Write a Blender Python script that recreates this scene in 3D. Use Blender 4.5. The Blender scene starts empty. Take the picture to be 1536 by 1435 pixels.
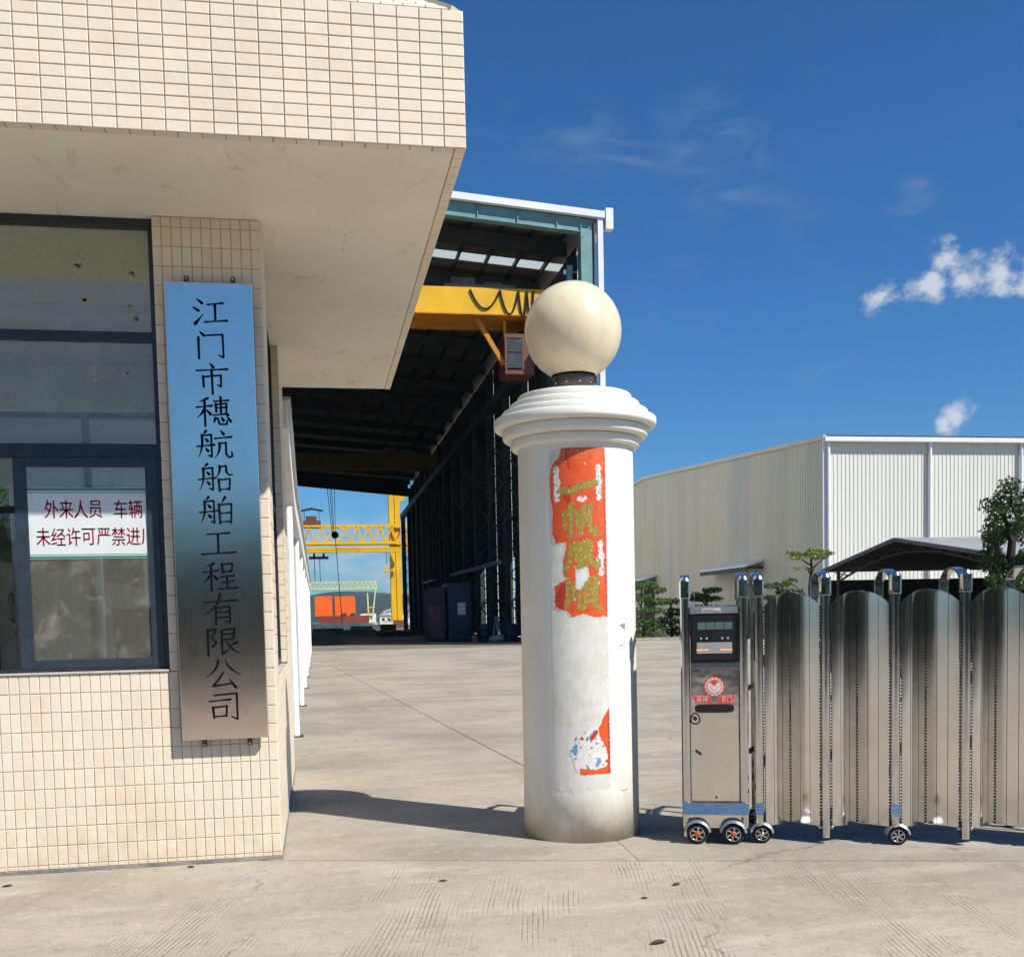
import bpy, bmesh, math, random
from mathutils import Matrix, Vector, noise
R = random.Random(7)
rad = math.radians
scene = bpy.context.scene
col = scene.collection

# ------------------------------------------------------------------ camera
CAM_H = 1.4
yaw, pitch, roll = rad(10.3), rad(-3.5), 0.022
fw = Vector((math.sin(yaw)*math.cos(pitch), math.cos(yaw)*math.cos(pitch), math.sin(pitch)))
r0 = Vector((math.cos(yaw), -math.sin(yaw), 0)); u0 = r0.cross(fw)
rt = r0*math.cos(roll) - u0*math.sin(roll); up = r0*math.sin(roll) + u0*math.cos(roll)
cd = bpy.data.cameras.new('camera'); cam = bpy.data.objects.new('camera', cd); col.objects.link(cam)
cam.matrix_world = Matrix(((rt.x, up.x, -fw.x, 0), (rt.y, up.y, -fw.y, 0), (rt.z, up.z, -fw.z, CAM_H), (0, 0, 0, 1)))
cd.sensor_width = 36; cd.lens = 37.5; cd.shift_y = 0.1995; cd.clip_end = 20000; cd.clip_start = .05
scene.camera = cam

# ------------------------------------------------------------------ sun, sky, exposure
SUN = Vector((-.69, .69, -1.0)).normalized()          # direction the light travels
sd = bpy.data.lights.new('sun', 'SUN'); sun = bpy.data.objects.new('sun', sd); col.objects.link(sun)
sd.energy = 5.0; sd.angle = rad(.53); sd.color = (1, .955, .88)
sun.rotation_euler = SUN.to_track_quat('-Z', 'Y').to_euler()
scene.view_settings.view_transform = 'Standard'; scene.view_settings.look = 'None'
scene.view_settings.exposure = 0.26; scene.view_settings.gamma = 1
scene.cycles.use_denoising = True
scene.cycles.use_adaptive_sampling = True; scene.cycles.adaptive_threshold = .04
scene.cycles.max_bounces = 6; scene.cycles.diffuse_bounces = 3; scene.cycles.glossy_bounces = 4; scene.cycles.transparent_max_bounces = 8
scene.cycles.caustics_reflective = False; scene.cycles.sample_clamp_indirect = 4

w = bpy.data.worlds.new('World'); scene.world = w; w.use_nodes = True
nt = w.node_tree; nt.nodes.clear()
def N(t, k, **kw):
    n = t.nodes.new(k)
    for a, v in kw.items(): setattr(n, a, v)
    return n
def setin(n, **kw):
    for a, v in kw.items(): n.inputs[a].default_value = v
def math_(t, op, a, b=None, clamp=False):
    n = t.nodes.new('ShaderNodeMath'); n.operation = op; n.use_clamp = clamp
    for i, v in enumerate((a, b)):
        if v is None: continue
        if isinstance(v, (int, float)): n.inputs[i].default_value = v
        else: t.links.new(v, n.inputs[i])
    return n.outputs[0]
def remap(t, v, a, b, c=0., d=1., smooth=True):
    n = t.nodes.new('ShaderNodeMapRange'); n.interpolation_type = 'SMOOTHSTEP' if smooth else 'LINEAR'
    t.links.new(v, n.inputs[0])
    for i, q in enumerate((a, b, c, d)): n.inputs[i+1].default_value = q
    return n.outputs[0]
def mixc(t, f, a, b, mode='MIX'):
    n = t.nodes.new('ShaderNodeMix'); n.data_type = 'RGBA'; n.blend_type = mode; n.clamp_factor = True
    for i, v in ((0, f), (6, a), (7, b)):
        if isinstance(v, (int, float)): n.inputs[i].default_value = v
        elif isinstance(v, (tuple, list)): n.inputs[i].default_value = tuple(v)[:3] + (1,)
        else: t.links.new(v, n.inputs[i])
    return n.outputs[2]
def noise_(t, vec, scale, detail=4, rough=.55, dist=0., dims='3D'):
    n = t.nodes.new('ShaderNodeTexNoise'); n.noise_dimensions = dims
    setin(n, Scale=scale, Detail=detail, Roughness=rough, Distortion=dist)
    if vec is not None: t.links.new(vec, n.inputs['Vector'])
    return n.outputs['Fac']
def mapping(t, vec, scale=(1, 1, 1), rot=(0, 0, 0), loc=(0, 0, 0)):
    n = t.nodes.new('ShaderNodeMapping'); t.links.new(vec, n.inputs[0])
    n.inputs['Scale'].default_value = scale; n.inputs['Rotation'].default_value = rot; n.inputs['Location'].default_value = loc
    return n.outputs[0]

sky = N(nt, 'ShaderNodeTexSky', sky_type='NISHITA', sun_disc=False)
sky.sun_elevation = math.asin(-SUN.z); sky.sun_rotation = math.atan2(-SUN.x, -SUN.y)
sky.altitude = 0; sky.air_density = 1.0; sky.dust_density = .5; sky.ozone_density = 3.0
SKY = 0.060
tc = N(nt, 'ShaderNodeTexCoord'); vdir = tc.outputs['Generated']
sx = N(nt, 'ShaderNodeSeparateXYZ'); nt.links.new(vdir, sx.inputs[0]); elev = sx.outputs['Z']
warp = N(nt, 'ShaderNodeTexNoise'); setin(warp, Scale=30., Detail=4., Roughness=.5); nt.links.new(vdir, warp.inputs[0])
wv = N(nt, 'ShaderNodeVectorMath', operation='SUBTRACT'); nt.links.new(warp.outputs['Color'], wv.inputs[0]); wv.inputs[1].default_value = (.5, .5, .5)
ws = N(nt, 'ShaderNodeVectorMath', operation='SCALE'); nt.links.new(wv.outputs[0], ws.inputs[0]); ws.inputs['Scale'].default_value = .042
wd = N(nt, 'ShaderNodeVectorMath', operation='ADD'); nt.links.new(vdir, wd.inputs[0]); nt.links.new(ws.outputs[0], wd.inputs[1])
# scattered fair-weather cumulus: (azimuth from +Y towards +X, elevation, radius), degrees
CUM = [(31.7, 15.4, 1.0), (32.3, 16.5, .85), (33.3, 15.6, 1.15), (34.9, 15.6, .95), (36.4, 15.3, .9), (29.4, 15.0, .75), (32.95, 9.4, .75), (32.3, 8.8, .6),
       (120, 20, 3), (-130, 18, 3)]
acc = None
for az, el, rr in CUM:
    a, e = rad(az), rad(el); c = (math.sin(a)*math.cos(e), math.cos(a)*math.cos(e), math.sin(e))
    d = N(nt, 'ShaderNodeVectorMath', operation='DISTANCE'); nt.links.new(vdir, d.inputs[0]); d.inputs[1].default_value = c
    m = remap(nt, d.outputs['Value'], rad(rr)*1.9, 0., 0., 1., False)
    acc = m if acc is None else math_(nt, 'MAXIMUM', acc, m)
cumn = noise_(nt, mapping(nt, vdir, (1, 1, 1.25), loc=(.2, .7, .1)), 38, 6, .60)
dens = math_(nt, 'ADD', acc, math_(nt, 'MULTIPLY', math_(nt, 'SUBTRACT', cumn, .5), 2.3))
cum = math_(nt, 'MULTIPLY', remap(nt, dens, .34, .98), remap(nt, acc, .02, .22))
# low bank of clouds all round the horizon
lown = noise_(nt, mapping(nt, vdir, (1, 1, 2.2), loc=(.37, .11, .02)), 15, 5, .6)
low = math_(nt, 'MULTIPLY', remap(nt, lown, .43, .60), math_(nt, 'MULTIPLY', remap(nt, elev, .0, .012), remap(nt, elev, .115, .055)))
# thin high wisps
cirn = noise_(nt, mapping(nt, vdir, (1.2, 3.2, 5.5), rot=(.2, .35, .5)), 3.2, 6, .66, .6)
cirb = noise_(nt, vdir, 2.6, 2, .5)
cir = math_(nt, 'MULTIPLY', math_(nt, 'MULTIPLY', remap(nt, cirn, .52, .80), remap(nt, cirb, .42, .62)), .30)
cir = math_(nt, 'MULTIPLY', cir, remap(nt, elev, .12, .3))
wis = None
for az, el, rr in ((8.9, 25.2, 1.9), (14.5, 23.8, 2.2), (21.6, 22.0, 3.6), (31.0, 19.4, 1.2), (60, 30, 6), (-100, 35, 9)):
    a, e = rad(az), rad(el); c = (math.sin(a)*math.cos(e), math.cos(a)*math.cos(e), math.sin(e))
    d = N(nt, 'ShaderNodeVectorMath', operation='DISTANCE'); nt.links.new(wd.outputs[0], d.inputs[0]); d.inputs[1].default_value = c
    m = remap(nt, d.outputs['Value'], rad(rr)*1.2, 0.)
    wis = m if wis is None else math_(nt, 'MAXIMUM', wis, m)
wn_ = noise_(nt, mapping(nt, vdir, (1.0, 1.0, 3.0), rot=(.3, .5, .2)), 13, 5, .62, .8)
cir = math_(nt, 'MAXIMUM', cir, math_(nt, 'MULTIPLY', math_(nt, 'MULTIPLY', wis, remap(nt, wn_, .44, .76)), .24))
cl = math_(nt, 'MAXIMUM', math_(nt, 'MULTIPLY', math_(nt, 'MAXIMUM', cum, math_(nt, 'MULTIPLY', low, .8)), .86), cir)
shade = mixc(nt, remap(nt, dens, .55, 1.1), (7.2, 8.2, 9.6), (9.4, 10.0, 10.9))
bg = N(nt, 'ShaderNodeBackground'); bg.inputs['Strength'].default_value = SKY
hs = N(nt, 'ShaderNodeHueSaturation'); setin(hs, Saturation=1.12, Value=1.0); nt.links.new(sky.outputs[0], hs.inputs['Color'])
nt.links.new(mixc(nt, cl, mixc(nt, 1.0, hs.outputs[0], (.57, 1.09, 1.53), 'MULTIPLY'), shade), bg.inputs['Color'])
wo = N(nt, 'ShaderNodeOutputWorld'); nt.links.new(bg.outputs[0], wo.inputs['Surface'])

# ------------------------------------------------------------------ helpers
MATS = {}
def rgb(h):
    """sRGB hex -> linear"""
    v = [int(h[i:i+2], 16)/255 for i in (0, 2, 4)]
    return tuple(x/12.92 if x <= .04045 else ((x+.055)/1.055)**2.4 for x in v)
def M(name, c, rough=.6, metal=0., var=.12, scale=6., bump=0., bscale=60., spec=.5, c2=None, stretch=(1, 1, 1), detail=5, obj=0., coat=0., world=True, rvar=.0):
    if name in MATS: return MATS[name]
    m = bpy.data.materials.new(name); m.use_nodes = True; t = m.node_tree
    b = t.nodes['Principled BSDF']
    g = N(t, 'ShaderNodeNewGeometry') if world else N(t, 'ShaderNodeTexCoord')
    p = mapping(t, g.outputs['Position'] if world else g.outputs['Object'], stretch)
    n = noise_(t, p, scale, detail, .6)
    lo = tuple(x*(1-var) for x in c) if c2 is None else c2
    hi = tuple(min(1, x*(1+var*.6)) for x in c)
    cc = mixc(t, remap(t, n, .3, .7), lo, hi)
    if obj:
        oi = N(t, 'ShaderNodeObjectInfo'); rp = N(t, 'ShaderNodeNewGeometry')
        rr_ = math_(t, 'FRACT', math_(t, 'ADD', oi.outputs['Random'], rp.outputs['Random Per Island']))
        cc = mixc(t, math_(t, 'MULTIPLY', rr_, obj), cc, tuple(x*.72 for x in c))
    t.links.new(cc, b.inputs['Base Color'])
    setin(b, Roughness=rough, Metallic=metal)
    b.inputs['Specular IOR Level'].default_value = spec
    if rvar: t.links.new(remap(t, noise_(t, p, scale*1.7, 5, .6), .3, .7, max(.02, rough-rvar), min(1, rough+rvar)), b.inputs['Roughness'])
    if coat: b.inputs['Coat Weight'].default_value = coat
    if bump:
        bn = N(t, 'ShaderNodeBump'); setin(bn, Strength=bump, Distance=.01)
        t.links.new(noise_(t, p, bscale, 4, .6), bn.inputs['Height']); t.links.new(bn.outputs[0], b.inputs['Normal'])
    MATS[name] = m
    return m

WM = {}
def wm(o): return WM.get(o, Matrix())
class MB:
    def __init__(s): s.v = []; s.f = []; s.m = []; s.sm = []
    def add(s, vs, fs, m=0, smooth=False):
        k = len(s.v); s.v += [tuple(x) for x in vs]
        for f in fs: s.f.append(tuple(i+k for i in f)); s.m.append(m); s.sm.append(smooth)
        return s
    def box(s, x0, y0, z0, x1, y1, z1, m=0):
        x0, x1 = min(x0, x1), max(x0, x1); y0, y1 = min(y0, y1), max(y0, y1); z0, z1 = min(z0, z1), max(z0, z1)
        v = [(x0,y0,z0),(x1,y0,z0),(x1,y1,z0),(x0,y1,z0),(x0,y0,z1),(x1,y0,z1),(x1,y1,z1),(x0,y1,z1)]
        return s.add(v, [(0,3,2,1),(4,5,6,7),(0,1,5,4),(1,2,6,5),(2,3,7,6),(3,0,4,7)], m)
    def beam(s, p, q, wx, wy, m=0, upv=(0, 0, 1)):
        """rectangular bar from p to q"""
        p, q = Vector(p), Vector(q); d = (q-p).normalized(); u = Vector(upv)
        if abs(d.dot(u)) > .98: u = Vector((0, 1, 0))
        a = d.cross(u).normalized()*wx/2; b = a.cross(d).normalized()*wy/2
        v = [p-a-b, p+a-b, p+a+b, p-a+b, q-a-b, q+a-b, q+a+b, q-a+b]
        return s.add(v, [(0,3,2,1),(4,5,6,7),(0,1,5,4),(1,2,6,5),(2,3,7,6),(3,0,4,7)], m)
    def tube(s, pts, r, n=8, m=0, cap=True, smooth=True):
        pts = [Vector(p) for p in pts]; rs = r if isinstance(r, (list, tuple)) else [r]*len(pts)
        k0 = []; vs = []; fs = []; prev = None
        for i, p in enumerate(pts):
            d = (pts[min(i+1, len(pts)-1)]-pts[max(i-1, 0)]).normalized()
            if prev is None:
                a = d.orthogonal().normalized()
            else:
                a = (prev - d*prev.dot(d)); a = a.normalized() if a.length > 1e-6 else d.orthogonal().normalized()
            prev = a; b = d.cross(a)
            vs += [p+(a*math.cos(2*math.pi*j/n)+b*math.sin(2*math.pi*j/n))*rs[i] for j in range(n)]
        for i in range(len(pts)-1):
            for j in range(n): fs.append((i*n+j, i*n+(j+1) % n, (i+1)*n+(j+1) % n, (i+1)*n+j))
        s.add(vs, fs, m, smooth)
        if cap:
            L = len(pts)-1
            s.add(vs[:n], [tuple(reversed(range(n)))], m); s.add(vs[L*n:], [tuple(range(n))], m)
        return s
    def lathe(s, prof, c=(0, 0, 0), n=48, m=0, smooth=True, axis='z', sharp=None):
        vs = []; fs = []
        for r, z in prof:
            for j in range(n):
                a = 2*math.pi*j/n; x, y = r*math.cos(a), r*math.sin(a)
                vs.append((c[0]+x, c[1]+y, c[2]+z) if axis == 'z' else (c[0]+x, c[1]+z, c[2]+y))
        for i in range(len(prof)-1):
            for j in range(n):
                f = (i*n+j, i*n+(j+1) % n, (i+1)*n+(j+1) % n, (i+1)*n+j)
                fs.append(f if axis == 'z' else f[::-1])
        return s.add(vs, fs, m, smooth)
    def quad(s, a, b, c, d, m=0): return s.add([a, b, c, d], [(0, 1, 2, 3)], m)
    def poly(s, pts, m=0): return s.add(pts, [tuple(range(len(pts)))], m)
    def prism(s, pts, axis, a, b, m=0):
        """2-D outline pts extruded along axis ('x','y','z') from a to b"""
        f = {'x': lambda p, t: (t, p[0], p[1]), 'y': lambda p, t: (p[0], t, p[1]), 'z': lambda p, t: (p[0], p[1], t)}[axis]
        n = len(pts); v = [f(p, a) for p in pts]+[f(p, b) for p in pts]
        return s.add(v, [tuple(range(n)), tuple(range(2*n-1, n-1, -1))]+[(i, n+i, n+(i+1) % n, (i+1) % n) for i in range(n)], m)
    def tilt(s, ztop, k):
        s.v = [(x, y-(ztop-z)*k, z) for x, y, z in s.v]; return s
    def mesh(s, name, inv=None):
        me = bpy.data.meshes.new(name)
        vs = [tuple(inv @ Vector(v)) for v in s.v] if inv is not None else s.v
        me.from_pydata(vs, [], s.f)
        me.polygons.foreach_set('material_index', s.m); me.polygons.foreach_set('use_smooth', s.sm)
        return me
    def build(s, name, mats, parent=None, local=False, fix=True, bevel=0):
        me = s.mesh(name, None if (local or parent is None) else wm(parent).inverted())
        for m in (mats if isinstance(mats, (list, tuple)) else [mats]): me.materials.append(m)
        if fix:
            bm = bmesh.new(); bm.from_mesh(me)
            bmesh.ops.remove_doubles(bm, verts=bm.verts, dist=1e-5) if fix == 2 else None
            bmesh.ops.recalc_face_normals(bm, faces=bm.faces); bm.to_mesh(me); bm.free()
        o = bpy.data.objects.new(name, me); col.objects.link(o)
        if parent is not None: o.parent = parent; WM[o] = wm(parent)
        if bevel:
            bv = o.modifiers.new('bevel', 'BEVEL'); bv.width = bevel; bv.segments = 2; bv.limit_method = 'ANGLE'; bv.harden_normals = False
        return o
def tag(o, label=None, cat=None, group=None, kind=None):
    if label: o['label'] = label
    if cat: o['category'] = cat
    if group: o['group'] = group
    if kind: o['kind'] = kind
    return o
def thing(name, loc, label, cat, rz=0., group=None):
    o = bpy.data.objects.new(name, None); col.objects.link(o); o.empty_display_size = .2
    o.location = loc; o.rotation_euler = (0, 0, rz)
    WM[o] = Matrix.Translation(loc) @ Matrix.Rotation(rz, 4, 'Z')
    return tag(o, label, cat, group)
def copy_part(src, parent, loc=None, rot=None, scale=None):
    c = src.copy(); col.objects.link(c); c.parent = parent
    if loc is not None: c.location = loc
    if rot is not None: c.rotation_euler = rot
    if scale is not None: c.scale = scale
    WM[c] = wm(parent)
    return c
def text_mesh(txt, off=0.):
    """flat text outline in XY; x centred, height 1 em"""
    cu = bpy.data.curves.new('t', 'FONT'); cu.body = txt; cu.size = 1; cu.align_x = 'CENTER'; cu.offset = off; cu.resolution_u = 3
    o = bpy.data.objects.new('t', cu); col.objects.link(o)
    dg = bpy.context.evaluated_depsgraph_get(); me = bpy.data.meshes.new_from_object(o.evaluated_get(dg))
    vs = [v.co.copy() for v in me.vertices]; fs = [tuple(p.vertices) for p in me.polygons]
    bpy.data.objects.remove(o); bpy.data.curves.remove(cu); bpy.data.meshes.remove(me)
    return vs, fs
def add_text(mb, txt, cx, y, cz, sx, sz, off=0., m=0):
    """text standing upright facing -Y, centred on (cx, cz)"""
    vs, fs = text_mesh(txt, off)
    if not vs: return
    z0 = (min(v.y for v in vs)+max(v.y for v in vs))/2; x0 = (min(v.x for v in vs)+max(v.x for v in vs))/2
    mb.add([(cx+(v.x-x0)*sx, y, cz+(v.y-z0)*sz) for v in vs], fs, m)

# ------------------------------------------------------------------ materials
def concrete(name, groove, tint=1.0, wet=0.):
    m = bpy.data.materials.new(name); m.use_nodes = True; t = m.node_tree; b = t.nodes['Principled BSDF']
    g = N(t, 'ShaderNodeNewGeometry'); p = g.outputs['Position']
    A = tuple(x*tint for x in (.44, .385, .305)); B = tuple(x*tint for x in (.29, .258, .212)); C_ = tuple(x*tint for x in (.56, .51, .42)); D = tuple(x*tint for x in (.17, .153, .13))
    c = mixc(t, remap(t, noise_(t, p, .45, 4, .62), .35, .68), A, B)
    c = mixc(t, math_(t, 'MULTIPLY', remap(t, noise_(t, mapping(t, p, (.5, 1.8, 1), rot=(0, 0, .28)), 1.3, 5, .68, .4), .50, .74), .6), c, C_)
    c = mixc(t, math_(t, 'MULTIPLY', remap(t, noise_(t, mapping(t, p, (.7, 1.7, 1), rot=(0, 0, .3)), 1.7, 5, .7, .5), .52, .78), .75), c, B)
    c = mixc(t, math_(t, 'MULTIPLY', remap(t, noise_(t, p, 11, 4, .78), .52, .74), .5), c, D)
    c = mixc(t, math_(t, 'MULTIPLY', remap(t, noise_(t, p, 4.2, 4, .75, .6), .53, .70), .55), c, B)
    c = mixc(t, math_(t, 'MULTIPLY', remap(t, noise_(t, p, 6.5, 4, .78, .4), .54, .72), .5), c, C_)
    c = mixc(t, .85, c, mixc(t, noise_(t, p, 110, 3, .8), (.25, .25, .25), (.95, .95, .95)), 'SOFT_LIGHT')
    c = mixc(t, math_(t, 'MULTIPLY', remap(t, noise_(t, p, 48, 3, .8), .52, .70), .42), c, D)
    c = mixc(t, math_(t, 'MULTIPLY', remap(t, noise_(t, p, 33, 3, .8), .55, .72), .35), c, C_)
    sp = noise_(t, p, 38, 2, .5)
    c = mixc(t, math_(t, 'MULTIPLY', remap(t, sp, .70, .76), .55), c, D)
    # hairline cracks
    vo = N(t, 'ShaderNodeTexVoronoi', feature='DISTANCE_TO_EDGE'); vo.inputs['Scale'].default_value = .42
    wn = N(t, 'ShaderNodeTexNoise'); setin(wn, Scale=3., Detail=6., Roughness=.7); t.links.new(p, wn.inputs[0])
    wa = N(t, 'ShaderNodeVectorMath', operation='MULTIPLY_ADD'); t.links.new(wn.outputs['Color'], wa.inputs[0]); wa.inputs[1].default_value = (.5, .5, 0); t.links.new(p, wa.inputs[2])
    t.links.new(wa.outputs[0], vo.inputs['Vector'])
    ck = math_(t, 'MULTIPLY', remap(t, vo.outputs['Distance'], .006, .0015), remap(t, noise_(t, p, .8, 2), .50, .62))
    c = mixc(t, math_(t, 'MULTIPLY', ck, .6), c, D)
    hgt = math_(t, 'ADD', math_(t, 'MULTIPLY', noise_(t, p, 120, 4, .75), .5), math_(t, 'MULTIPLY', noise_(t, p, 14, 4, .7), .6))
    if groove:
        gm = mapping(t, p, (1, 1, 1), rot=(0, 0, rad(12.5)))
        sp_ = N(t, 'ShaderNodeSeparateXYZ'); t.links.new(gm, sp_.inputs[0])
        wob = math_(t, 'MULTIPLY', math_(t, 'SUBTRACT', noise_(t, p, 1.1, 2), .5), .05)
        wav = math_(t, 'SINE', math_(t, 'MULTIPLY', math_(t, 'ADD', sp_.outputs['X'], wob), 2*math.pi/.024))
        ln = remap(t, wav, .35, .85)
        pat = remap(t, noise_(t, mapping(t, gm, (1.8, .55, 1)), 1.35, 5, .62), .47, .62)
        br = remap(t, noise_(t, mapping(t, gm, (12, 1.0, 1)), 1.6, 5, .7), .36, .56)
        gv = math_(t, 'MULTIPLY', ln, math_(t, 'MULTIPLY', pat, br))
        c = mixc(t, math_(t, 'MULTIPLY', gv, .58), c, D)
        hgt = math_(t, 'SUBTRACT', hgt, math_(t, 'MULTIPLY', gv, .55))
    t.links.new(c, b.inputs['Base Color'])
    setin(b, Roughness=.88); b.inputs['Specular IOR Level'].default_value = .25
    bn = N(t, 'ShaderNodeBump'); setin(bn, Strength=.6, Distance=.008); t.links.new(hgt, bn.inputs['Height']); t.links.new(bn.outputs[0], b.inputs['Normal'])
    MATS[name] = m; return m
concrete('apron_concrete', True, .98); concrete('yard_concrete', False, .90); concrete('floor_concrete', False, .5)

def tile_mat():
    m = bpy.data.materials.new('tile_ceramic'); m.use_nodes = True; t = m.node_tree; b = t.nodes['Principled BSDF']
    g = N(t, 'ShaderNodeNewGeometry'); oi = N(t, 'ShaderNodeObjectInfo'); p = g.outputs['Position']
    r1 = math_(t, 'FRACT', math_(t, 'ADD', oi.outputs['Random'], g.outputs['Random Per Island']))
    c = mixc(t, r1, (.765, .65, .50), (.81, .695, .545))
    c = mixc(t, math_(t, 'MULTIPLY', remap(t, noise_(t, p, 2.2, 5, .65), .45, .75), .35), c, (.60, .47, .33))
    # rain-splash dirt near the foot of the wall
    s = N(t, 'ShaderNodeSeparateXYZ'); t.links.new(p, s.inputs[0])
    low_ = math_(t, 'MULTIPLY', remap(t, s.outputs['Z'], .55, .0), remap(t, noise_(t, p, 5, 5, .7), .3, .7))
    c = mixc(t, math_(t, 'MULTIPLY', low_, .4), c, (.42, .33, .22))
    t.links.new(c, b.inputs['Base Color'])
    setin(b, Roughness=.42); b.inputs['Specular IOR Level'].default_value = .4
    # slanted hand-scraped relief
    mp = mapping(t, p, (1, 1, 1), rot=(0, rad(28), 0))
    bn = N(t, 'ShaderNodeBump'); setin(bn, Strength=.32, Distance=.004)
    t.links.new(noise_(t, mapping(t, mp, (60, 40, 9)), 1.0, 4, .6), bn.inputs['Height']); t.links.new(bn.outputs[0], b.inputs['Normal'])
    MATS['tile'] = m
tile_mat()
M('grout', (.50, .43, .35), .9, var=.25, scale=12, bump=.3)
def plaster():
    m = bpy.data.materials.new('plaster'); m.use_nodes = True; t = m.node_tree; b = t.nodes['Principled BSDF']
    g = N(t, 'ShaderNodeNewGeometry'); p = g.outputs['Position']
    c = mixc(t, remap(t, noise_(t, p, 1.1, 5, .6), .35, .7), (.84, .80, .70), (.77, .73, .625))
    c = mixc(t, math_(t, 'MULTIPLY', remap(t, noise_(t, mapping(t, p, (2.5, 1, 1)), 2.2, 6, .75, .6), .56, .76), .6), c, (.34, .29, .22))
    c = mixc(t, math_(t, 'MULTIPLY', remap(t, noise_(t, p, 30, 5, .8), .66, .8), .4), c, (.3, .27, .22))
    t.links.new(c, b.inputs['Base Color']); setin(b, Roughness=.9)
    bn = N(t, 'ShaderNodeBump'); setin(bn, Strength=.25, Distance=.01); t.links.new(noise_(t, p, 7, 7, .7), bn.inputs['Height']); t.links.new(bn.outputs[0], b.inputs['Normal'])
    MATS['plaster'] = m
plaster()
M('frame', (.022, .030, .040), .38, metal=.0, var=.25, scale=20, bump=.05)
M('sash', (.030, .043, .058), .35, var=.2, scale=20)
M('white_paint', (.78, .78, .76), .5, var=.08, scale=3, bump=.05)
M('cream_wall', (.76, .71, .59), .85, var=.1, scale=2)
M('black', (.012, .012, .013), .35, var=.2)
M('rubber', (.018, .018, .018), .75, var=.2, scale=30)
M('chrome', (.62, .62, .60), .16, metal=1, var=.1, scale=8, rvar=.06)
M('dark_metal', (.12, .10, .085), .5, metal=.7, var=.35, scale=30)
M('black_paint', (.006, .006, .010), .7, var=.1, spec=.06)
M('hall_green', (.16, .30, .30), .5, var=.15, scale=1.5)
M('hall_dark', (.036, .056, .056), .65, var=.3, scale=1.2)  # frame green with the hall's inner shade put into the colour
M('hall_clad_shade', (.05, .055, .052), .8, var=.25, scale=.8)  # inside of the cladding, interior shade put into the colour
M('hall_roof', (.17, .165, .15), .75, var=.25, scale=.5)
M('hall_white', (.74, .75, .78), .5, var=.08, scale=.8)
M('crane_yellow', rgb('E0AC10'), .5, var=.14, scale=.6)
M('crane_shade_orange', rgb('C07A1C'), .55, var=.2, scale=.6)  # crane yellow as seen in shade, darkened in the colour itself
M('gantry_yellow', rgb('E2B01A'), .5, var=.14, scale=.25)
M('gantry_pale', rgb('D8CE82'), .55, var=.12, scale=.25)
M('cab_red', (.16, .055, .035), .5, var=.2)
M('ship_red', (.22, .045, .035), .6, var=.3, scale=.3)
M('ship_orange', rgb('F0681E'), .5, var=.1, scale=.3)
M('blue_steel', (.012, .028, .062), .5, var=.2, scale=1)
M('clad_cream', (.56, .54, .47), .5, var=.06, scale=.4, stretch=(1, 1, .12))
M('clad_white', (.68, .665, .60), .45, var=.05, scale=.5, stretch=(1, 1, .1))
M('roof_grey', (.42, .44, .46), .5, var=.12, scale=.6)
M('trim_white', (.75, .76, .78), .45, var=.06)
M('shade_fabric', (.30, .30, .30), .8, var=.15, scale=1.5)
M('dark_shed', (.03, .03, .03), .8, var=.3)
M('bark', (.032, .025, .02), .9, var=.35, scale=9, bump=.6, bscale=30)
M('dry_leaf', (.10, .045, .025), .7, var=.3, scale=40)
M('lcd', (.10, .16, .15), .35, var=.1, scale=30)
M('logo_red', rgb('D8452C'), .45, var=.08, scale=40)
M('logo_white', (.75, .66, .62), .5, var=.06, scale=40)
M('orange_hub', rgb('C65A1C'), .5, var=.15, scale=60)
def leaf_mat(name, c, c2):
    m = bpy.data.materials.new(name); m.use_nodes = True; t = m.node_tree; b = t.nodes['Principled BSDF']
    g = N(t, 'ShaderNodeNewGeometry')
    cc = mixc(t, g.outputs['Random Per Island'], c, c2)
    t.links.new(cc, b.inputs['Base Color']); setin(b, Roughness=.55); b.inputs['Specular IOR Level'].default_value = .35
    tr = N(t, 'ShaderNodeBsdfTranslucent'); t.links.new(mixc(t, .5, cc, (.14, .2, .02)), tr.inputs[0])
    mx = N(t, 'ShaderNodeMixShader'); mx.inputs[0].default_value = .3
    t.links.new(b.outputs[0], mx.inputs[1]); t.links.new(tr.outputs[0], mx.inputs[2]); t.links.new(mx.outputs[0], t.nodes['Material Output'].inputs[0])
    MATS[name] = m; return m
leaf_mat('leaf_dark', (.022, .05, .014), (.06, .11, .03)); leaf_mat('leaf_mid', (.04, .095, .02), (.09, .17, .035)); leaf_mat('leaf_pale', (.14, .19, .04), (.27, .32, .08))
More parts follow.
